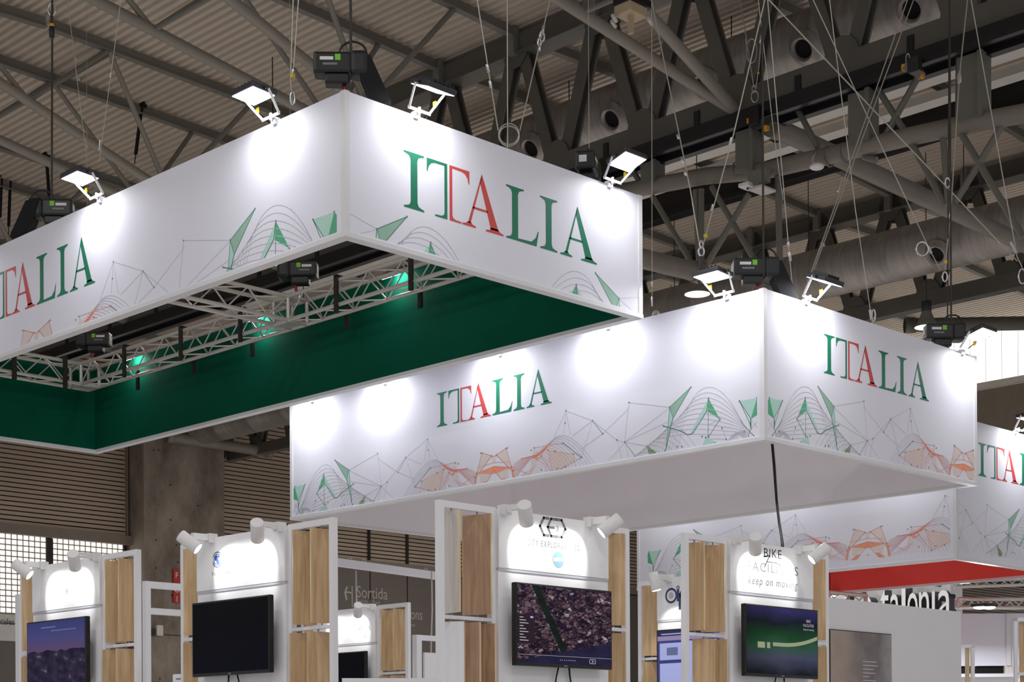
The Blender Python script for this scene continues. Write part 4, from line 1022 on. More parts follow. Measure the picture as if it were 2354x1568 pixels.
def scr_city(nt, uv):
    nz = N(nt, 'ShaderNodeTexNoise', Scale=6.0, Detail=3.0); nt.links.new(uv, nz.inputs['Vector'])
    mp = N(nt, 'ShaderNodeMapping'); mp.inputs['Rotation'].default_value = (0, 0, 0.6); mp.inputs['Scale'].default_value = (1.5, 1.9, 1); nt.links.new(uv, mp.inputs[0])
    v = N(nt, 'ShaderNodeTexVoronoi', Scale=17.0); v.distance = 'MANHATTAN'; nt.links.new(mp.outputs[0], v.inputs['Vector'])
    v2 = N(nt, 'ShaderNodeTexVoronoi', Scale=7.0); v2.feature = 'DISTANCE_TO_EDGE'; nt.links.new(mp.outputs[0], v2.inputs['Vector'])
    sx = nt.nodes.new('ShaderNodeSeparateColor'); nt.links.new(v.outputs['Color'], sx.inputs[0])
    base = ramp(nt, sx.outputs[0], [(0.0, rgb(24, 18, 34)), (0.35, rgb(60, 42, 56)), (0.7, rgb(98, 72, 76)), (0.92, rgb(120, 98, 106)), (1.0, rgb(176, 160, 172))])
    street = mth(nt, 'GREATER_THAN', v2.outputs['Distance'], 0.045)
    base = mixc(nt, street, rgb(26, 20, 36), base)
    x, y = sep(nt, uv)
    dist = mth(nt, 'ABSOLUTE', mth(nt, 'SUBTRACT', mth(nt, 'ADD', x, mth(nt, 'MULTIPLY', y, 0.36)), 0.54))
    wob = mth(nt, 'ADD', dist, mth(nt, 'MULTIPLY', nz.outputs['Fac'], 0.03))
    g = mth(nt, 'LESS_THAN', wob, 0.052)
    base = mixc(nt, g, base, rgb(22, 36, 26))
    bl = mth(nt, 'MULTIPLY', mth(nt, 'LESS_THAN', mth(nt, 'ADD', y, mth(nt, 'MULTIPLY', x, -0.30)), 0.02), 1.0)
    base = mixc(nt, bl, base, rgb(40, 36, 66))
    sh = ramp(nt, nz.outputs['Fac'], [(0.3, (0.45, 0.45, 0.55)), (0.7, (1, 1, 1))])
    return mixc(nt, 1.0, base, sh, 'MULTIPLY')
screen_mat('screen_city', scr_city, 0.95)
def scr_dusk(nt, uv):
    x, y = sep(nt, uv)
    nz = N(nt, 'ShaderNodeTexNoise', Scale=7.0, Detail=6.0); nt.links.new(uv, nz.inputs['Vector'])
    yy_ = mth(nt, 'ADD', y, mth(nt, 'MULTIPLY', mth(nt, 'SUBTRACT', nz.outputs['Fac'], 0.5), 0.16))
    sky = ramp(nt, y, [(0.0, rgb(20, 18, 34)), (0.55, rgb(86, 68, 104)), (0.75, rgb(68, 68, 118)), (1.0, rgb(52, 58, 110))])
    land = ramp(nt, nz.outputs['Fac'], [(0.35, rgb(22, 18, 38)), (0.52, rgb(40, 34, 58)), (0.62, rgb(58, 46, 64)), (0.75, rgb(150, 140, 160))])
    return mixc(nt, mth(nt, 'GREATER_THAN', yy_, 0.52), land, sky)
screen_mat('screen_dusk', scr_dusk, 0.9)
def scr_black(nt, uv):
    x, y = sep(nt, uv); return ramp(nt, y, [(0.0, (0.0008, 0.0012, 0.004)), (1.0, (0.0006, 0.0006, 0.001))])
screen_mat('screen_black', scr_black, 1.0)
def scr_bike(nt, uv):
    x, y = sep(nt, uv)
    nz = N(nt, 'ShaderNodeTexNoise', Scale=3.0, Detail=2.0); nt.links.new(uv, nz.inputs['Vector'])
    yw = mth(nt, 'ADD', y, mth(nt, 'MULTIPLY', mth(nt, 'SUBTRACT', nz.outputs['Fac'], 0.5), 0.25))
    base = ramp(nt, yw, [(0.0, rgb(18, 24, 30)), (0.25, rgb(70, 72, 92)), (0.42, rgb(44, 84, 62)), (0.58, rgb(22, 66, 34)), (0.78, rgb(18, 24, 34)), (1.0, rgb(52, 46, 96))])
    lft = ramp(nt, x, [(0.0, (0.45, 0.5, 0.5)), (0.5, (1, 1, 1)), (1.0, (0.8, 0.85, 1.0))])
    base = mixc(nt, 1.0, base, lft, 'MULTIPLY')
    d = mth(nt, 'ABSOLUTE', mth(nt, 'SUBTRACT', y, mth(nt, 'ADD', 0.45, mth(nt, 'MULTIPLY', mth(nt, 'POWER', mth(nt, 'MAXIMUM', mth(nt, 'SUBTRACT', x, 0.5), 0.0), 2.0), 0.55))))
    band = mth(nt, 'MULTIPLY', mth(nt, 'LESS_THAN', d, 0.028), mth(nt, 'GREATER_THAN', x, 0.36))
    b2 = mth(nt, 'MULTIPLY', mth(nt, 'LESS_THAN', mth(nt, 'ABSOLUTE', mth(nt, 'SUBTRACT', x, 0.2)), 0.05), mth(nt, 'LESS_THAN', mth(nt, 'ABSOLUTE', mth(nt, 'SUBTRACT', y, 0.43)), 0.045))
    b3 = mth(nt, 'MULTIPLY', mth(nt, 'LESS_THAN', mth(nt, 'ABSOLUTE', mth(nt, 'SUBTRACT', x, 0.3)), 0.022), mth(nt, 'LESS_THAN', mth(nt, 'ABSOLUTE', mth(nt, 'SUBTRACT', y, 0.43)), 0.045))
    col = mixc(nt, mth(nt, 'MAXIMUM', band, mth(nt, 'MAXIMUM', b2, b3)), base, rgb(150, 158, 128))
    return col
screen_mat('screen_bike', scr_bike, 0.9)
def scr_ui(nt, uv):
    x, y = sep(nt, uv); return ramp(nt, y, [(0.0, rgb(58, 62, 116)), (0.82, rgb(64, 68, 124)), (0.83, rgb(150, 136, 176)), (0.90, rgb(150, 136, 176)), (0.91, rgb(48, 50, 78))])
screen_mat('screen_ui', scr_ui, 0.9)
def flat_screen(name, c, e): screen_mat(name, lambda nt, uv: ramp(nt, sep(nt, uv)[1], [(0.0, tuple(q*0.96 for q in c)), (1.0, c)]), e)
flat_screen('ui_tile', rgb(170, 176, 226), 0.9); flat_screen('ui_dark', rgb(44, 30, 40), 0.9); flat_screen('ui_text', rgb(200, 196, 205), 0.8); flat_screen('ui_grey', rgb(104, 110, 150), 0.9)
def scr_poster(nt, uv):
    x, y = sep(nt, uv); nz = N(nt, 'ShaderNodeTexNoise', Scale=3.2, Detail=4.0); nt.links.new(uv, nz.inputs['Vector'])
    s = mth(nt, 'ADD', mth(nt, 'MULTIPLY', x, 0.55), mth(nt, 'MULTIPLY', nz.outputs['Fac'], 0.5))
    return ramp(nt, s, [(0.2, rgb(176, 156, 140)), (0.42, rgb(150, 136, 128)), (0.62, rgb(110, 100, 98)), (0.85, rgb(160, 158, 158))])
def poster_mat():
    m = bpy.data.materials.new('poster_print'); m.use_nodes = True; MAT['poster_print'] = m
    nt = m.node_tree; b = nt.nodes['Principled BSDF']; uv = nt.nodes.new('ShaderNodeUVMap'); b.inputs['Roughness'].default_value = 0.2
    nt.links.new(scr_poster(nt, uv.outputs[0]), b.inputs['Base Color'])
poster_mat()
def quad_uv(name, o, ex, ey, m, parent, **kw):
    o, ex, ey = Vector(o), Vector(ex), Vector(ey)
    ob = mobj(name, [o, o+ex, o+ex+ey, o+ey], [(0, 1, 2, 3)], m, parent, **kw)
    ul = ob.data.uv_layers.new(name='UVMap')
    for i, c in enumerate(((0, 0), (1, 0), (1, 1), (0, 1))): ul.data[i].uv = c
    return ob

# ------------------------------------------------------------------ booths
ZB = EYE
class Loc:
    # local frame: s along the wall away from its near end, n out of the wall towards the aisle
    def __init__(self, kind, X, Y):
        self.k = kind; self.o = Vector((X, Y, 0)); self.s = Vector((0, 1, 0)) if kind == 'A' else Vector((1, 0, 0)); self.n = Vector((-1, 0, 0)) if kind == 'A' else Vector((0, -1, 0))
        self.tx = -self.s if kind == 'A' else self.s       # reading direction seen from the aisle
    def P(self, s, n, z): return self.o+self.s*s+self.n*n+Vector((0, 0, z))
    def box(self, name, s0, s1, n0, n1, z0, z1, m, parent):
        return boxr(name, self.P(s0, n0, z0), self.P(s1, n1, z1), m, parent)
NEAR, FAR0, FAR1 = 0.53, 1.67, 1.94
def booth(label, loc, slats, zt=EYE+1.718, far=True):
    L = loc; t = thing('booth_tower', L.P(0.97, 0, 0), label, 'booth', 'exhibition booth towers')
    p = 0.045
    for s in (0.0, NEAR-p): L.box('post', s, s+p, -p, 0, 0, zt, 'booth_frame', t)
    if far: L.box('post', FAR1-p, FAR1, -p, 0, 0, zt-0.02, 'booth_frame', t)
    L.box('top_rail', p, NEAR-p, -p, 0, zt-p, zt, 'booth_frame', t)
    if far: L.box('top_rail', FAR0, FAR1-p, -p, 0, zt-p-0.02, zt-0.02, 'booth_frame', t)
    zm = EYE+0.935; zl = EYE+0.15
    for z in (zm, zl):
        L.box('shelf_rail', p, NEAR-p, -p, 0, z-0.012, z+0.012, 'booth_frame', t)
        if far: L.box('shelf_rail', FAR0, FAR1-p, -p, 0, z-0.012, z+0.012, 'booth_frame', t)
    L.box('plinth_panel', p, NEAR-p, -p, -0.01, 0, zl-0.012, 'booth_white', t)
    if far: L.box('plinth_panel', FAR0, FAR1-p, -p, -0.01, 0, zl-0.012, 'booth_white', t)
    L.box('back_panel', NEAR, FAR0, -0.03, 0.02, 0, EYE+1.28, 'booth_white', t)
    L.box('header_panel', NEAR, FAR0, -0.03, 0.028, EYE+1.30, zt-0.012, 'booth_white', t)
    L.box('header_gap', NEAR, FAR0, -0.03, 0.0255, EYE+1.28, EYE+1.30, 'panel_line', t)
    for (sc, row, ang, m, w) in slats:
        z0, z1 = ((zm+0.03, zt-p-0.02), (zl+0.03, zm-0.03))[row]
        a = math.radians(ang)
        e1 = L.s*math.cos(a)+L.n*math.sin(a); e2 = L.s*(-math.sin(a))+L.n*math.cos(a)
        c = L.P(sc, -0.022, (z0+z1)/2)
        sl_ = box('slat', c, (1, 1, 1), m, t, basis(e1*w, e2*0.02, Vector((0, 0, z1-z0)), (0, 0, 0)))
        for s_ in (-1, 1): box('slat_edge', c+e1*(w/2+0.0012)*s_, (1, 1, 1), 'oak_edge', sl_, basis(e1*0.0024, e2*0.0202, Vector((0, 0, z1-z0)), (0, 0, 0)))
        tube('pivot_pin', L.P(sc, -0.022, z0-0.03), L.P(sc, -0.022, z1+0.03), 0.006, 'bracket_grey', t, 6)
    return t
def television(label, loc, screen, sc=1.10, w=1.0, z0=EYE+0.62, h=0.578, n0=0.10, cable=True, group='booth television screens'):
    L = loc; t = thing('television', L.P(sc, n0, z0), label, 'television', group)
    M = basis(L.s, L.n, Vector((0, 0, 1)), L.P(sc, n0, z0+h/2))
    if M.to_3x3().determinant() < 0: M = basis(-L.s, L.n, Vector((0, 0, 1)), L.P(sc, n0, z0+h/2))
    rbox('casing', M, (w, 0.045, h), 'black_plastic', 0.008, t)
    b = 0.014
    o = L.P(sc-(w/2-b)*(1 if L.k == 'B' else -1), n0+0.0236, z0+0.024)
    sc_ = quad_uv('screen', o, L.tx*(w-2*b), Vector((0, 0, h-0.024-b)), screen, t)
    box('maker_badge', L.P(sc, n0+0.0238, z0+0.011), (1, 1, 1), 'sticker_grey', t, basis(L.s*0.035, L.n*0.002, Vector((0, 0, 0.010)), (0, 0, 0)))
    L.box('wall_mount', sc-0.2, sc+0.2, 0.02, n0-0.02, z0+0.12, z0+0.42, 'bracket_grey', t)
    pr = [L.P(sc-w/2-0.005, 0.021, z0+0.36), L.P(sc-w/2+0.03, n0-0.02, z0+0.42), L.P(sc-w/2+0.03, n0-0.02, z0+0.06), L.P(sc-w/2-0.005, 0.021, z0+0.06)]
    prism('mount_plate', [q_+L.s*0.08 for q_ in pr], (0, 0, 0), L.s*0.005, 'bracket_grey', t)
    if cable:
        path('cable', [L.P(sc+0.10, 0.06, z0+0.03), L.P(sc+0.12, 0.05, z0-0.05), L.P(sc+0.15, 0.04, z0-0.14), L.P(sc+0.15, 0.035, z0-0.4)], 0.007, 'cable_black', t, 6)
        path('cable', [L.P(sc+0.0, 0.06, z0+0.03), L.P(sc-0.02, 0.05, z0-0.06), L.P(sc-0.04, 0.04, z0-0.2), L.P(sc-0.04, 0.035, z0-0.4)], 0.006, 'cable_black', t, 6)
    def UV(u0, v0, u1, v1, m, name='screen_area', lift=0.0006):
        W_, H_ = (w-2*b), (h-0.024-b)
        return quad_uv(name, o+L.tx*(W_*u0)+Vector((0, 0, H_*v0))+L.n*lift, L.tx*(W_*(u1-u0)), Vector((0, 0, H_*(v1-v0))), m, sc_)
    return t, UV, sc_, o
def spot(label, loc, s, aim, n=0.24, z=EYE+1.655, r=0.05, ln=0.165, power=1.0):
    L = loc; base = L.P(s, 0.035, EYE+1.71); t = thing('track_spot', base, label, 'spotlight', 'white track spotlights')
    c = L.P(s, n, z); d = (L.s*aim[0]+L.n*aim[1]+Vector((0, 0, aim[2]))).normalized()
    L.box('mount_block', s-0.035, s+0.035, 0.0, 0.075, EYE+1.665, EYE+1.735, 'lamp_white', t)
    tube('arm', L.P(s, 0.06, EYE+1.70), c-d*0.05+Vector((0, 0, 0.0)), 0.012, 'lamp_white', t, 8)
    L.box('driver_box', s-0.02, s+0.02, 0.07, n-0.03, EYE+1.68, EYE+1.728, 'lamp_white', t)
    a, b = c-d*ln*0.5, c+d*ln*0.5
    tube('barrel', a, b, r, 'lamp_white', t, 28); tube('end_cap', a-d*0.004, a, r*0.96, 'lamp_white', t, 28)
    tube('bezel', b, b+d*0.006, r, 'lamp_white', t, 28); tube('lens', b+d*0.003, b+d*0.0075, r*0.84, 'spot_lens_on', t, 28)
    li = bpy.data.lights.new('spot_light', 'SPOT'); li.energy = SPOT_W*power; li.spot_size = math.radians(100); li.spot_blend = 0.45; li.shadow_soft_size = 0.03; li.color = (1.0, 0.985, 0.965)
    Rm, _ = frame_to(b, b-d)
    link('spot_light', li, Matrix.Translation(b+d*0.02) @ Rm, t)
    return t
AIM1, AIM2 = (0.45, -0.35, -0.42), (-0.42, -0.35, -0.42)
def two_spots(loc, what):
    spot('white cylinder spotlight on the near end of %s' % what, loc, 0.58, AIM1)
    spot('white cylinder spotlight on the far end of %s' % what, loc, 1.46, AIM2)
b1, b2, b3, bk = Loc('A', 7.53, 11.93), Loc('A', 7.55, 9.38), Loc('B', 7.555, 8.25), Loc('B', 10.07, 8.18)
b5, bo = Loc('A', 12.36, 14.03), Loc('A', 12.48, 8.80)
SA = [(0.155, 0, 76, 'oak', 0.175), (0.36, 0, 70, 'oak', 0.175), (0.20, 1, 78, 'oak', 0.175), (0.40, 1, 66, 'oak', 0.175), (1.78, 0, 30, 'oak', 0.175), (1.78, 1, 60, 'oak', 0.175)]
SB_ = [(0.13, 0, 100, 'oak_pale_lit', 0.19), (0.37, 0, 72, 'oak_warm', 0.22), (0.12, 1, 60, 'booth_white', 0.19), (0.27, 1, 76, 'oak_warm', 0.21), (0.44, 1, 80, 'oak_warm', 0.18), (1.78, 0, 30, 'oak', 0.175), (1.78, 1, 60, 'oak', 0.175)]
SK = [(0.14, 0, 80, 'oak', 0.175), (0.37, 0, 68, 'oak', 0.19), (0.25, 1, 40, 'oak', 0.175), (0.42, 1, 80, 'oak', 0.18), (1.78, 0, 25, 'oak', 0.175), (1.78, 1, 60, 'oak', 0.175)]
t1 = booth('white and oak booth tower at the far left with a dusk picture on its screen', b1, SA)
t2 = booth('white and oak booth tower with the switched-off black screen', b2, SA)
t3 = booth('white and oak booth tower with the city explorer header', b3, SB_)
tk = booth('white and oak booth tower with the bike facilities header', bk, SK)
t5 = booth('small distant white and oak booth tower behind the black screen booth', b5, SA)
to = booth('white and oak booth tower with the round navy logo behind the bike booth', bo, SA)
two_spots(b1, 'the far left booth'); two_spots(b2, 'the black screen booth'); two_spots(b3, 'the city explorer booth'); two_spots(bk, 'the bike booth'); two_spots(b5, 'the distant booth')
spot('white cylinder spotlight pointing straight down on the round logo booth', bo, 1.52, (-0.15, -0.1, -0.8))
# television screens
tv, UV, s_, o_ = television('television on the far left booth showing a city at dusk', b1, 'screen_dusk')
UV(0.25, 0.9, 0.5, 0.92, 'ui_grey'); UV(0.42, 0.84, 0.85, 0.855, 'ui_grey')
television('switched-off black television on the second booth', b2, 'screen_black')
tv, UV, s_, o_ = television('television showing a city model seen from the air', b3, 'screen_city')
UV(0.0, 0.24, 0.175, 0.62, 'ui_dark')
for k in range(9): UV(0.02, 0.575-0.037*k, 0.06+0.05*((k*7) % 3)/2, 0.585-0.037*k, 'ui_text', 'menu_text', 0.0012)
UV(0.13, 0.575, 0.16, 0.60, 'ui_tile', 'menu_text', 0.0012)
UV(0.0, 0.10, 1.0, 0.104, 'ui_text', 'menu_text', 0.0012)
for k in range(8): UV(0.44+0.022*k, 0.045, 0.446+0.022*k, 0.058, 'ui_text', 'menu_text', 0.0012)
text('screen_lettering', 'CE3', 0.05, 'ui_text', b3.P(1.10+0.28, 0.126, EYE+0.655), b3.tx, s_, width=0.07)
tv, UV, s_, o_ = television('television on the bike booth with a blurred green road scene', bk, 'screen_bike')
text('screen_lettering', 'BIKE', 0.035, 'ui_text', bk.P(1.10+0.36, 0.1256, EYE+1.085), bk.tx, s_, width=0.06)
text('screen_lettering', 'FACILITIES', 0.032, 'ui_text', bk.P(1.10+0.36, 0.1256, EYE+1.05), bk.tx, s_, width=0.15)
text('screen_lettering', 'keep on moving', 0.024, 'ui_text', bk.P(1.10+0.36, 0.1256, EYE+1.02), bk.tx, s_, width=0.15)
tv, UV, s_, o_ = television('television with a blue interface on the round logo booth', bo, 'screen_ui')
UV(0.03, 0.48, 0.36, 0.78, 'ui_tile'); UV(0.03, 0.05, 0.36, 0.42, 'ui_tile'); UV(0.39, 0.05, 0.74, 0.80, 'ui_tile')
for k in range(5): UV(0.78, 0.64-0.155*k, 0.99, 0.77-0.155*k, 'ui_tile')
UV(0.12, 0.56, 0.26, 0.70, 'ui_grey', 'diagram', 0.0012); UV(0.5, 0.15, 0.6, 0.45, 'ui_dark', 'diagram', 0.0012); UV(0.52, 0.45, 0.58, 0.6, 'ui_grey', 'diagram', 0.0012); UV(0.05, 0.93, 0.3, 0.95, 'ui_tile', 'diagram', 0.0012)
television('black television on the small distant booth', b5, 'screen_black', cable=True)
# ---- header prints
def hp(L, s, z, off=0.0): return L.P(s, 0.029+off, z)
def hline(L, parent, pts, w, m, name='logo_stroke', off=0.0):
    vs, fs = [], []
    for (s0, z0), (s1, z1) in zip(pts, pts[1:]):
        dx, dz = s1-s0, z1-z0; q = math.hypot(dx, dz); nx_, nz_ = -dz/q*w/2, dx/q*w/2; ex, ez = dx/q*w*0.35, dz/q*w*0.35
        n = len(vs); vs += [hp(L, s0+nx_-ex, z0+nz_-ez, off), hp(L, s0-nx_-ex, z0-nz_-ez, off), hp(L, s1-nx_+ex, z1-nz_+ez, off), hp(L, s1+nx_+ex, z1+nz_+ez, off)]; fs.append((n, n+1, n+2, n+3))
    return mobj(name, vs, fs, m, parent)
def hdisc(L, parent, s, z, r, m, name='logo_disc', r2=0.0, a0_=0, a1_=360, off=0.0):
    vs, fs = [], []; n = 36
    for i in range(n+1):
        a = math.radians(a0_+(a1_-a0_)*i/n); vs += [L.P(s+r*math.cos(a), 0.029+off, z+r*math.sin(a)), L.P(s+r2*math.cos(a), 0.029+off, z+r2*math.sin(a))]
    fs = [(2*i, 2*i+1, 2*i+3, 2*i+2) for i in range(n)]
    return mobj(name, vs, fs, m, parent)
# city explorer header (s to the right)
cS, cZ = 1.075, EYE+1.625
for k, (dx, ch) in enumerate(((-0.085, 'C'), (-0.01, 'E'), (0.085, 'D'))):
    if ch == 'C': hline(b3, t3, [(cS+dx+0.04, cZ+0.062), (cS+dx-0.01, cZ+0.062), (cS+dx-0.05, cZ), (cS+dx-0.01, cZ-0.062), (cS+dx+0.04, cZ-0.062)], 0.020, 'print_grey')
    if ch == 'E':
        hline(b3, t3, [(cS+dx+0.04, cZ+0.062), (cS+dx-0.01, cZ+0.062), (cS+dx-0.045, cZ), (cS+dx-0.01, cZ-0.062), (cS+dx+0.04, cZ-0.062)], 0.020, 'print_grey')
        hline(b3, t3, [(cS+dx-0.03, cZ), (cS+dx+0.02, cZ)], 0.018, 'print_grey')
    if ch == 'D': hline(b3, t3, [(cS+dx-0.045, cZ+0.062), (cS+dx+0.005, cZ+0.062), (cS+dx+0.045, cZ), (cS+dx+0.005, cZ-0.062), (cS+dx-0.045, cZ-0.062)], 0.020, 'print_grey')
text('logo_lettering', '3', 0.055, 'print_grey', hp(b3, cS+0.045, cZ-0.022), b3.tx, t3)
text('header_lettering', 'CITY EXPLORER', 0.062, 'print_grey', hp(b3, 1.01, EYE+1.480), b3.tx, t3, spacing=1.3, width=0.41)
text('header_lettering', '3D', 0.062, 'print_black', hp(b3, 1.33, EYE+1.480), b3.tx, t3, spacing=1.2, width=0.07)
hdisc(b3, t3, 1.13, EYE+1.40, 0.058, 'print_sky'); hline(b3, t3, [(1.085, EYE+1.397), (1.175, EYE+1.405)], 0.026, 'booth_white', off=0.0008)
# bike header
text('header_lettering', 'BIKE', 0.105, 'print_black', hp(bk, 1.10, EYE+1.605), bk.tx, tk, spacing=1.1, width=0.24)
hline(bk, tk, [(0.975, EYE+1.605), (1.055, EYE+1.62), (0.985, EYE+1.52)], 0.010, 'print_black'); hline(bk, tk, [(1.02, EYE+1.567), (1.15, EYE+1.567), (1.20, EYE+1.552)], 0.008, 'print_black')
text('header_lettering', 'FACILITIES', 0.105, 'print_grey', hp(bk, 1.105, EYE+1.482), bk.tx, tk, spacing=1.2, width=0.69)
text('header_lettering', 'keep on moving', 0.095, 'print_grey', hp(bk, 1.105, EYE+1.372), bk.tx, tk, spacing=1.2, shear=0.2, width=0.68)
# black screen booth header: globe and initial
gS, gZ = 1.39, EYE+1.53
hdisc(b2, t2, gS, gZ, 0.062, 'print_navy', r2=0.054, a0_=20, a1_=165); hdisc(b2, t2, gS, gZ, 0.062, 'print_navy', r2=0.054, a0_=195, a1_=345)
hdisc(b2, t2, gS, gZ, 0.045, 'print_blue', r2=0.038); hdisc(b2, t2, gS+0.012, gZ+0.012, 0.022, 'print_blue'); hdisc(b2, t2, gS-0.008, gZ-0.018, 0.02, 'print_blue', off=0.0004); hdisc(b2, t2, gS-0.02, gZ+0.022, 0.012, 'print_blue', off=0.0008)
text('header_lettering', 'Ge', 0.16, 'print_sky', hp(b2, 1.235, EYE+1.475), b2.tx, t2, center=True, width=0.14)
text('header_lettering', 'Your smart', 0.04, 'print_grey', hp(b2, 1.34, EYE+1.41), b2.tx, t2, center=True, width=0.26)
# far left booth header: scattered dots and a faint digit
for k in range(14): hdisc(b1, t1, 1.38-0.10*((k*5) % 7)/6-0.03*R.random(), EYE+1.55-0.16*k/13, 0.006, 'print_grey')
text('header_lettering', '9', 0.07, 'print_grey', hp(b1, 1.07, EYE+1.42), b1.tx, t1)
text('header_lettering', 'AIR', 0.085, 'print_grey', hp(b5, 0.72, EYE+1.44), b5.tx, t5, spacing=1.6, width=0.22)
text('header_lettering', 'air', 0.05, 'print_grey', hp(b5, 0.70, EYE+1.36), b5.tx, t5, width=0.08)
# round logo booth
oS = 1.30
for s0, r_ in ((1.49, 0.075), (1.325, 0.062)):
    hdisc(bo, to, s0, EYE+1.53, r_, 'print_navy', r2=0.0); hdisc(bo, to, s0, EYE+1.53, r_*0.72, 'booth_white', r2=r_*0.42, off=0.0008); hdisc(bo, to, s0, EYE+1.53, r_*0.42, 'panel_line', off=0.0009)
hline(bo, to, [(1.38, EYE+1.535), (1.38, EYE+1.40)], 0.036, 'print_navy'); hline(bo, to, [(1.405, EYE+1.57), (1.405, EYE+1.48)], 0.03, 'print_navy', off=0.0003)
hdisc(bo, to, 1.405, EYE+1.60, 0.020, 'print_navy', off=0.0006); hdisc(bo, to, 1.405, EYE+1.60, 0.010, 'booth_white', off=0.0012)
text('header_lettering', 'Solutions', 0.085, 'print_black', hp(bo, 1.20, EYE+1.395), bo.tx, to, width=0.33)

# ------------------------------------------------------------------ other stand pieces
def frame(label, parts, cat='frame', name='partition_rack', loc=None):
    t = thing(name, parts[0][1] if loc is None else loc, label, cat)
    for nm, a, b, m in parts: boxr(nm, a, b, m, t)
    return t
y_ = 14.07; xl = ony(337, 1400, y_).x
frame('white open frame between the two left booths', [('post', (xl-0.03, y_-0.03, 0), (xl+0.03, y_+0.03, EYE+1.72), 'booth_frame'), ('rail', (xl, y_-0.03, EYE+1.655), (xl+1.6, y_+0.03, EYE+1.72), 'booth_frame'), ('rail', (xl, y_-0.03, EYE+1.40), (xl+1.6, y_+0.03, EYE+1.46), 'booth_frame')])
p = ond(47, 1367, 17.7); frame('slim white post left of the far left booth', [('post', (p.x-0.04, p.y-0.04, 0), (p.x+0.04, p.y+0.04, p.z), 'booth_frame'), ('rail', (p.x, p.y-0.03, p.z-0.09), (p.x+0.6, p.y+0.03, p.z-0.03), 'booth_frame'), ('panel', (p.x+0.05, p.y, 0), (p.x+0.6, p.y+0.02, p.z-0.4), 'booth_white')])
p = ond(960, 1460, 19.5); q = ond(1004, 1466, 19.9)
frame('white frame with a blank panel left of the city explorer booth', [('post', (p.x-0.05, p.y-0.04, 0), (p.x+0.03, p.y+0.04, p.z), 'booth_frame'), ('rail', (p.x, p.y-0.03, p.z-0.06), (p.x+1.5, p.y+0.03, p.z), 'booth_frame'), ('panel', (p.x+0.1, p.y-0.01, 0), (p.x+1.5, p.y+0.02, p.z-0.2), 'booth_white')])
# long white beam of another stand
a, b = onz(740, 1288, EYE+2.9), onz(1040, 1329, EYE+2.9)
t = thing('white_beam', a, 'long white stand beam under the louvred wall', 'beam')
beam('beam', a+Vector((0, 0, -0.0)), b, 0.1, 0.115, 'booth_frame', t, (0, 0, 1))
for k in (0.2, 0.3, 0.78, 0.9): c = a.lerp(b, k); ring('cable_tie', c+Vector((0, 0, 0.07)), rt, up, 0.025, 0.03, 0.006, 'conduit', t)
for i, px_ in enumerate((818, 992)):
    c = onz(px_, 1312, EYE+2.86)
    t = thing('drop_wire', c, ('thin white cord hanging from the white beam on the %s' % ('left', 'right')[i]), 'cord')
    path('cord', [c, c+Vector((0.01, 0, -0.6)), c+Vector((-0.02, 0, -1.2)), c+Vector((0, 0, -2.2))], 0.012, 'conduit', t)
p = ond(790, 1566, 15.0); q = ond(1000, 1566, 15.0)
t = thing('white_counter', p, 'white counter edge at the bottom beside the distant booth', 'counter'); beam('counter_top', p, q, 0.3, 0.04, 'booth_white', t, (0, 0, 1)); beam('counter_front', p-Vector((0, 0, 0.7)), q-Vector((0, 0, 0.7)), 0.25, 1.3, 'booth_white', t, (0, 0, 1))
# small white box with blue mark beside the black screen booth
p = ond(424, 1556, 13.6); t = thing('white_box', p, 'small white box with a blue outline at the bottom left', 'box')
rbox('box_body', Matrix.Translation(p+Vector((0, 0, -0.12))), (0.14, 0.14, 0.28), 'booth_white', 0.01, t)
for dz in (-0.02, -0.10): box('blue_mark', p+Vector((-0.0715, -0.02, dz)), (0.002, 0.07, 0.008), 'print_blue', t)
# red vertical sign and socket on the pier
c = ony(407, 1348, YW-1.0); t = thing('red_sign', c, 'narrow vertical red sign with white letters on the concrete pier', 'sign')
boxr('plate', (c.x-0.14, YW-0.98, ony(407, 1386, YW-0.95).z), (c.x+0.14, YW-0.92, ony(407, 1309, YW-0.95).z), 'red_sign', t)
for ch, py_ in (('F', 1329), ('O', 1362), ('I', 1384)): text('sign_lettering', ch, 0.30, 'sticker_white', ony(407, py_, YW-0.985), (1, 0, 0), t)
c = ony(368, 1449, YW-1.0); t = thing('junction_box', c, 'small white junction box on the concrete pier', 'box'); boxr('case', (c.x-0.16, YW-1.05, c.z-0.2), (c.x+0.1, YW-0.9, c.z+0.18), 'conduit', t); boxr('black_bracket', (c.x-0.42, YW-1.0, c.z-0.2), (c.x-0.2, YW-0.9, c.z+0.05), 'wall_dark', t)
# grey partition with poster
t = thing('grey_partition', (13.75, 8.6, 0), 'plain grey partition wall right of the bike booth', 'partition')
boxr('board', (12.55, 8.6, 0), (14.93, 8.68, EYE+1.405), 'grey_wall', t)
p0, p1 = ony(1907, 1448, 8.59), ony(2047, 1456, 8.59)
t = thing('poster', (p0.x, 8.59, p0.z), 'brown misty poster panel on the grey partition', 'poster')
boxr('backing', (p0.x-0.008, 8.585, p0.z-1.2), (p1.x+0.008, 8.599, p0.z+0.008), 'black_plastic', t)
quad_uv('print', (p0.x, 8.582, p0.z-1.2), (p1.x-p0.x, 0, 0), (0, 0, 1.2), 'poster_print', t)
for k in range(12): boxr('poster_text', (p0.x+0.52, 8.5805, p0.z-0.27-0.035*k), (p0.x+0.62+0.16*R.random(), 8.5815, p0.z-0.262-0.035*k), 'panel_line', t)
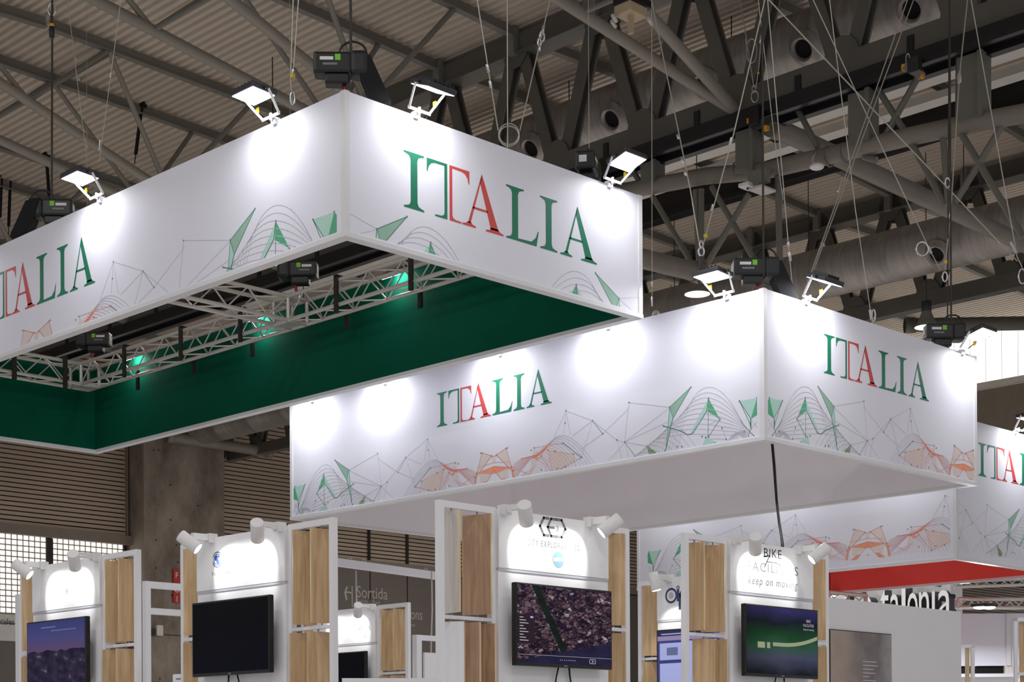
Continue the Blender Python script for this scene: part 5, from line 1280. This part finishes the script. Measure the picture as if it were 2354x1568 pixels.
# illuminated channel letters on a white fascia
XC = 32.0
t = thing('channel_letter_sign', onx(2085, 1390, XC), 'white channel letters with dark sides above the grey partition', 'sign')
pa, pb = onx(1985, 1500, XC+0.5), onx(2203, 1500, XC+0.5)
boxr('fascia', (XC+0.45, pb.y, EYE+0.5), (XC+0.6, pa.y+2.5, onx(2100, 1352, XC+0.5).z+0.3), 'booth_white', t)
boxr('fascia_return', (XC+0.1, pb.y-0.05, EYE+0.5), (XC+0.6, pb.y+0.02, onx(2100, 1352, XC+0.5).z+0.3), 'booth_white', t)
base = 1420
for ch, a, b_ in (('C', 1940, 1976), ('a', 1981, 2008), ('t', 2024, 2044), ('a', 2047, 2068), ('l', 2073, 2082), ('o', 2086, 2110), ('n', 2113, 2136), ('i', 2142, 2150), ('a', 2157, 2187)):
    p, q = onx(a, base-(a-1985)*0.085, XC), onx(b_, base-(a-1985)*0.085, XC)
    zb_ = EYE+2.86
    P_ = Vector((XC, p.y, zb_)); wd = abs(p.y-q.y)
    me = text('letter_return', ch, 1.42, 'letter_side', P_+Vector((0.15, 0, 0)), (0, -1, 0), t, center=False, width=wd, extrude=0.14)
    text('letter_face', ch, 1.42, 'letter_face', P_+Vector((-0.005, 0, 0)), (0, -1, 0), t, center=False, width=wd)
# stand at the far right, turned to the camera
D = 28.0
def cam_pt(px_, py_, d): return ond(px_, py_, d)
RB = basis(rt, fw, up, (0, 0, 0))
def cbox(name, px0, py0, px1, py1, d, depth, m, parent, z_floor=False):
    a, b = ond(px0, py0, d), ond(px1, py1, d); c = (a+b)/2+fw*(depth/2)
    w = abs((b-a).dot(rt)); h = abs(b.z-a.z)
    return box(name, c, (1, 1, 1), m, parent, RB @ Matrix.Diagonal((w, depth, h, 1)))
t = thing('rear_stand', ond(2290, 1600, D), 'white wall of a far stand with a dark opening at the right edge', 'stand')
cbox('wall_board', 2190, 1411, 2420, 1530, D, 0.15, 'white_banner', t); cbox('edge_strip', 2314, 1411, 2324, 1530, D-0.05, 0.04, 'white_profile', t)
cbox('opening', 2246, 1531, 2310, 1549, D+0.05, 0.05, 'hole_black', t); cbox('opening', 2208, 1531, 2220, 1549, D+0.05, 0.05, 'hole_black', t)
cbox('sill', 2190, 1549, 2330, 1556, D-0.1, 0.2, 'white_profile', t); cbox('lower_board', 2190, 1556, 2420, 1735, D, 0.15, 'booth_white', t); cbox('pier_board', 2310, 1530, 2354, 1556, D-0.02, 0.15, 'oak_pale_lit', t)
t = thing('rear_rack', ond(2330, 1560, 20), 'white and oak frame at the right picture edge', 'frame')
cbox('post', 2332, 1420, 2341, 1735, 20, 0.05, 'booth_frame', t); cbox('top_rail', 2332, 1420, 2420, 1428, 20, 0.05, 'booth_frame', t); cbox('slat', 2344, 1430, 2360, 1546, 20.05, 0.02, 'oak', t); cbox('shelf', 2341, 1546, 2420, 1551, 20, 0.06, 'booth_frame', t); cbox('slat', 2346, 1553, 2400, 1735, 20.05, 0.02, 'oak_warm', t)
t = thing('rear_rack', ond(2225, 1560, 22), 'small white door frame with an oak slat beside the grey partition', 'frame')
cbox('post', 2233, 1483, 2242, 1735, 22, 0.05, 'booth_frame', t); cbox('top_rail', 2205, 1482, 2242, 1489, 22, 0.05, 'booth_frame', t); cbox('slat', 2219, 1489, 2230, 1735, 22.06, 0.02, 'oak_edge', t)
t = box_truss('straight aluminium truss with two lit lamps over the far right stand', ond(2200, 1387, 27), ond(2420, 1388, 27), 0.14, 'alu', 0.15)
t2_ = box_truss('second aluminium truss close under the red lining', ond(2196, 1343, 30), ond(2420, 1336, 30), 0.10, 'alu', 0.15)
for i, px_ in enumerate((2252, 2274)):
    c = ond(px_, 1396, 26.7); t = thing('truss_lamp', c, ('lit lamp on the far right truss, %s of two' % ('left', 'right')[i]), 'lamp', 'lamps on the far right truss')
    rbox('housing', Matrix.Translation(c+Vector((0, 0, 0.03))), (0.2, 0.2, 0.05), 'lamp_body', 0.01, t); dome('lens', c, 0.10, 0.035, 'lens_on', t)
    li = bpy.data.lights.new('truss_light', 'AREA'); li.size = 0.2; li.energy = 45; li.color = LAMP_COL; link('truss_light', li, Matrix.Translation(c+Vector((0, 0, -0.045))) @ Matrix.Rotation(0.35, 4, -rt), t)
for i, (px_, py_) in enumerate(((2212, 1340), (1908, 1371))):
    c = ond(px_, py_, 29); t = thing('truss_lamp', c, ('small lit lamp under the red lining, %s' % ('above the channel letters', 'right of the bike booth')[i]), 'lamp', 'small lamps under the rear banner')
    rbox('housing', Matrix.Translation(c+Vector((0, 0, 0.03))), (0.2, 0.2, 0.04), 'lamp_body', 0.01, t); tube('hanger_rod', c, c+Vector((0, 0, 2.0)), 0.008, 'wire_dark', t, 6); box('lens', c, (0.19, 0.19, 0.012), 'lens_on', t)
t = box_truss('aluminium truss end behind the grey partition', ond(1905, 1372, 28), ond(1990, 1380, 28), 0.16, 'alu', 0.16)
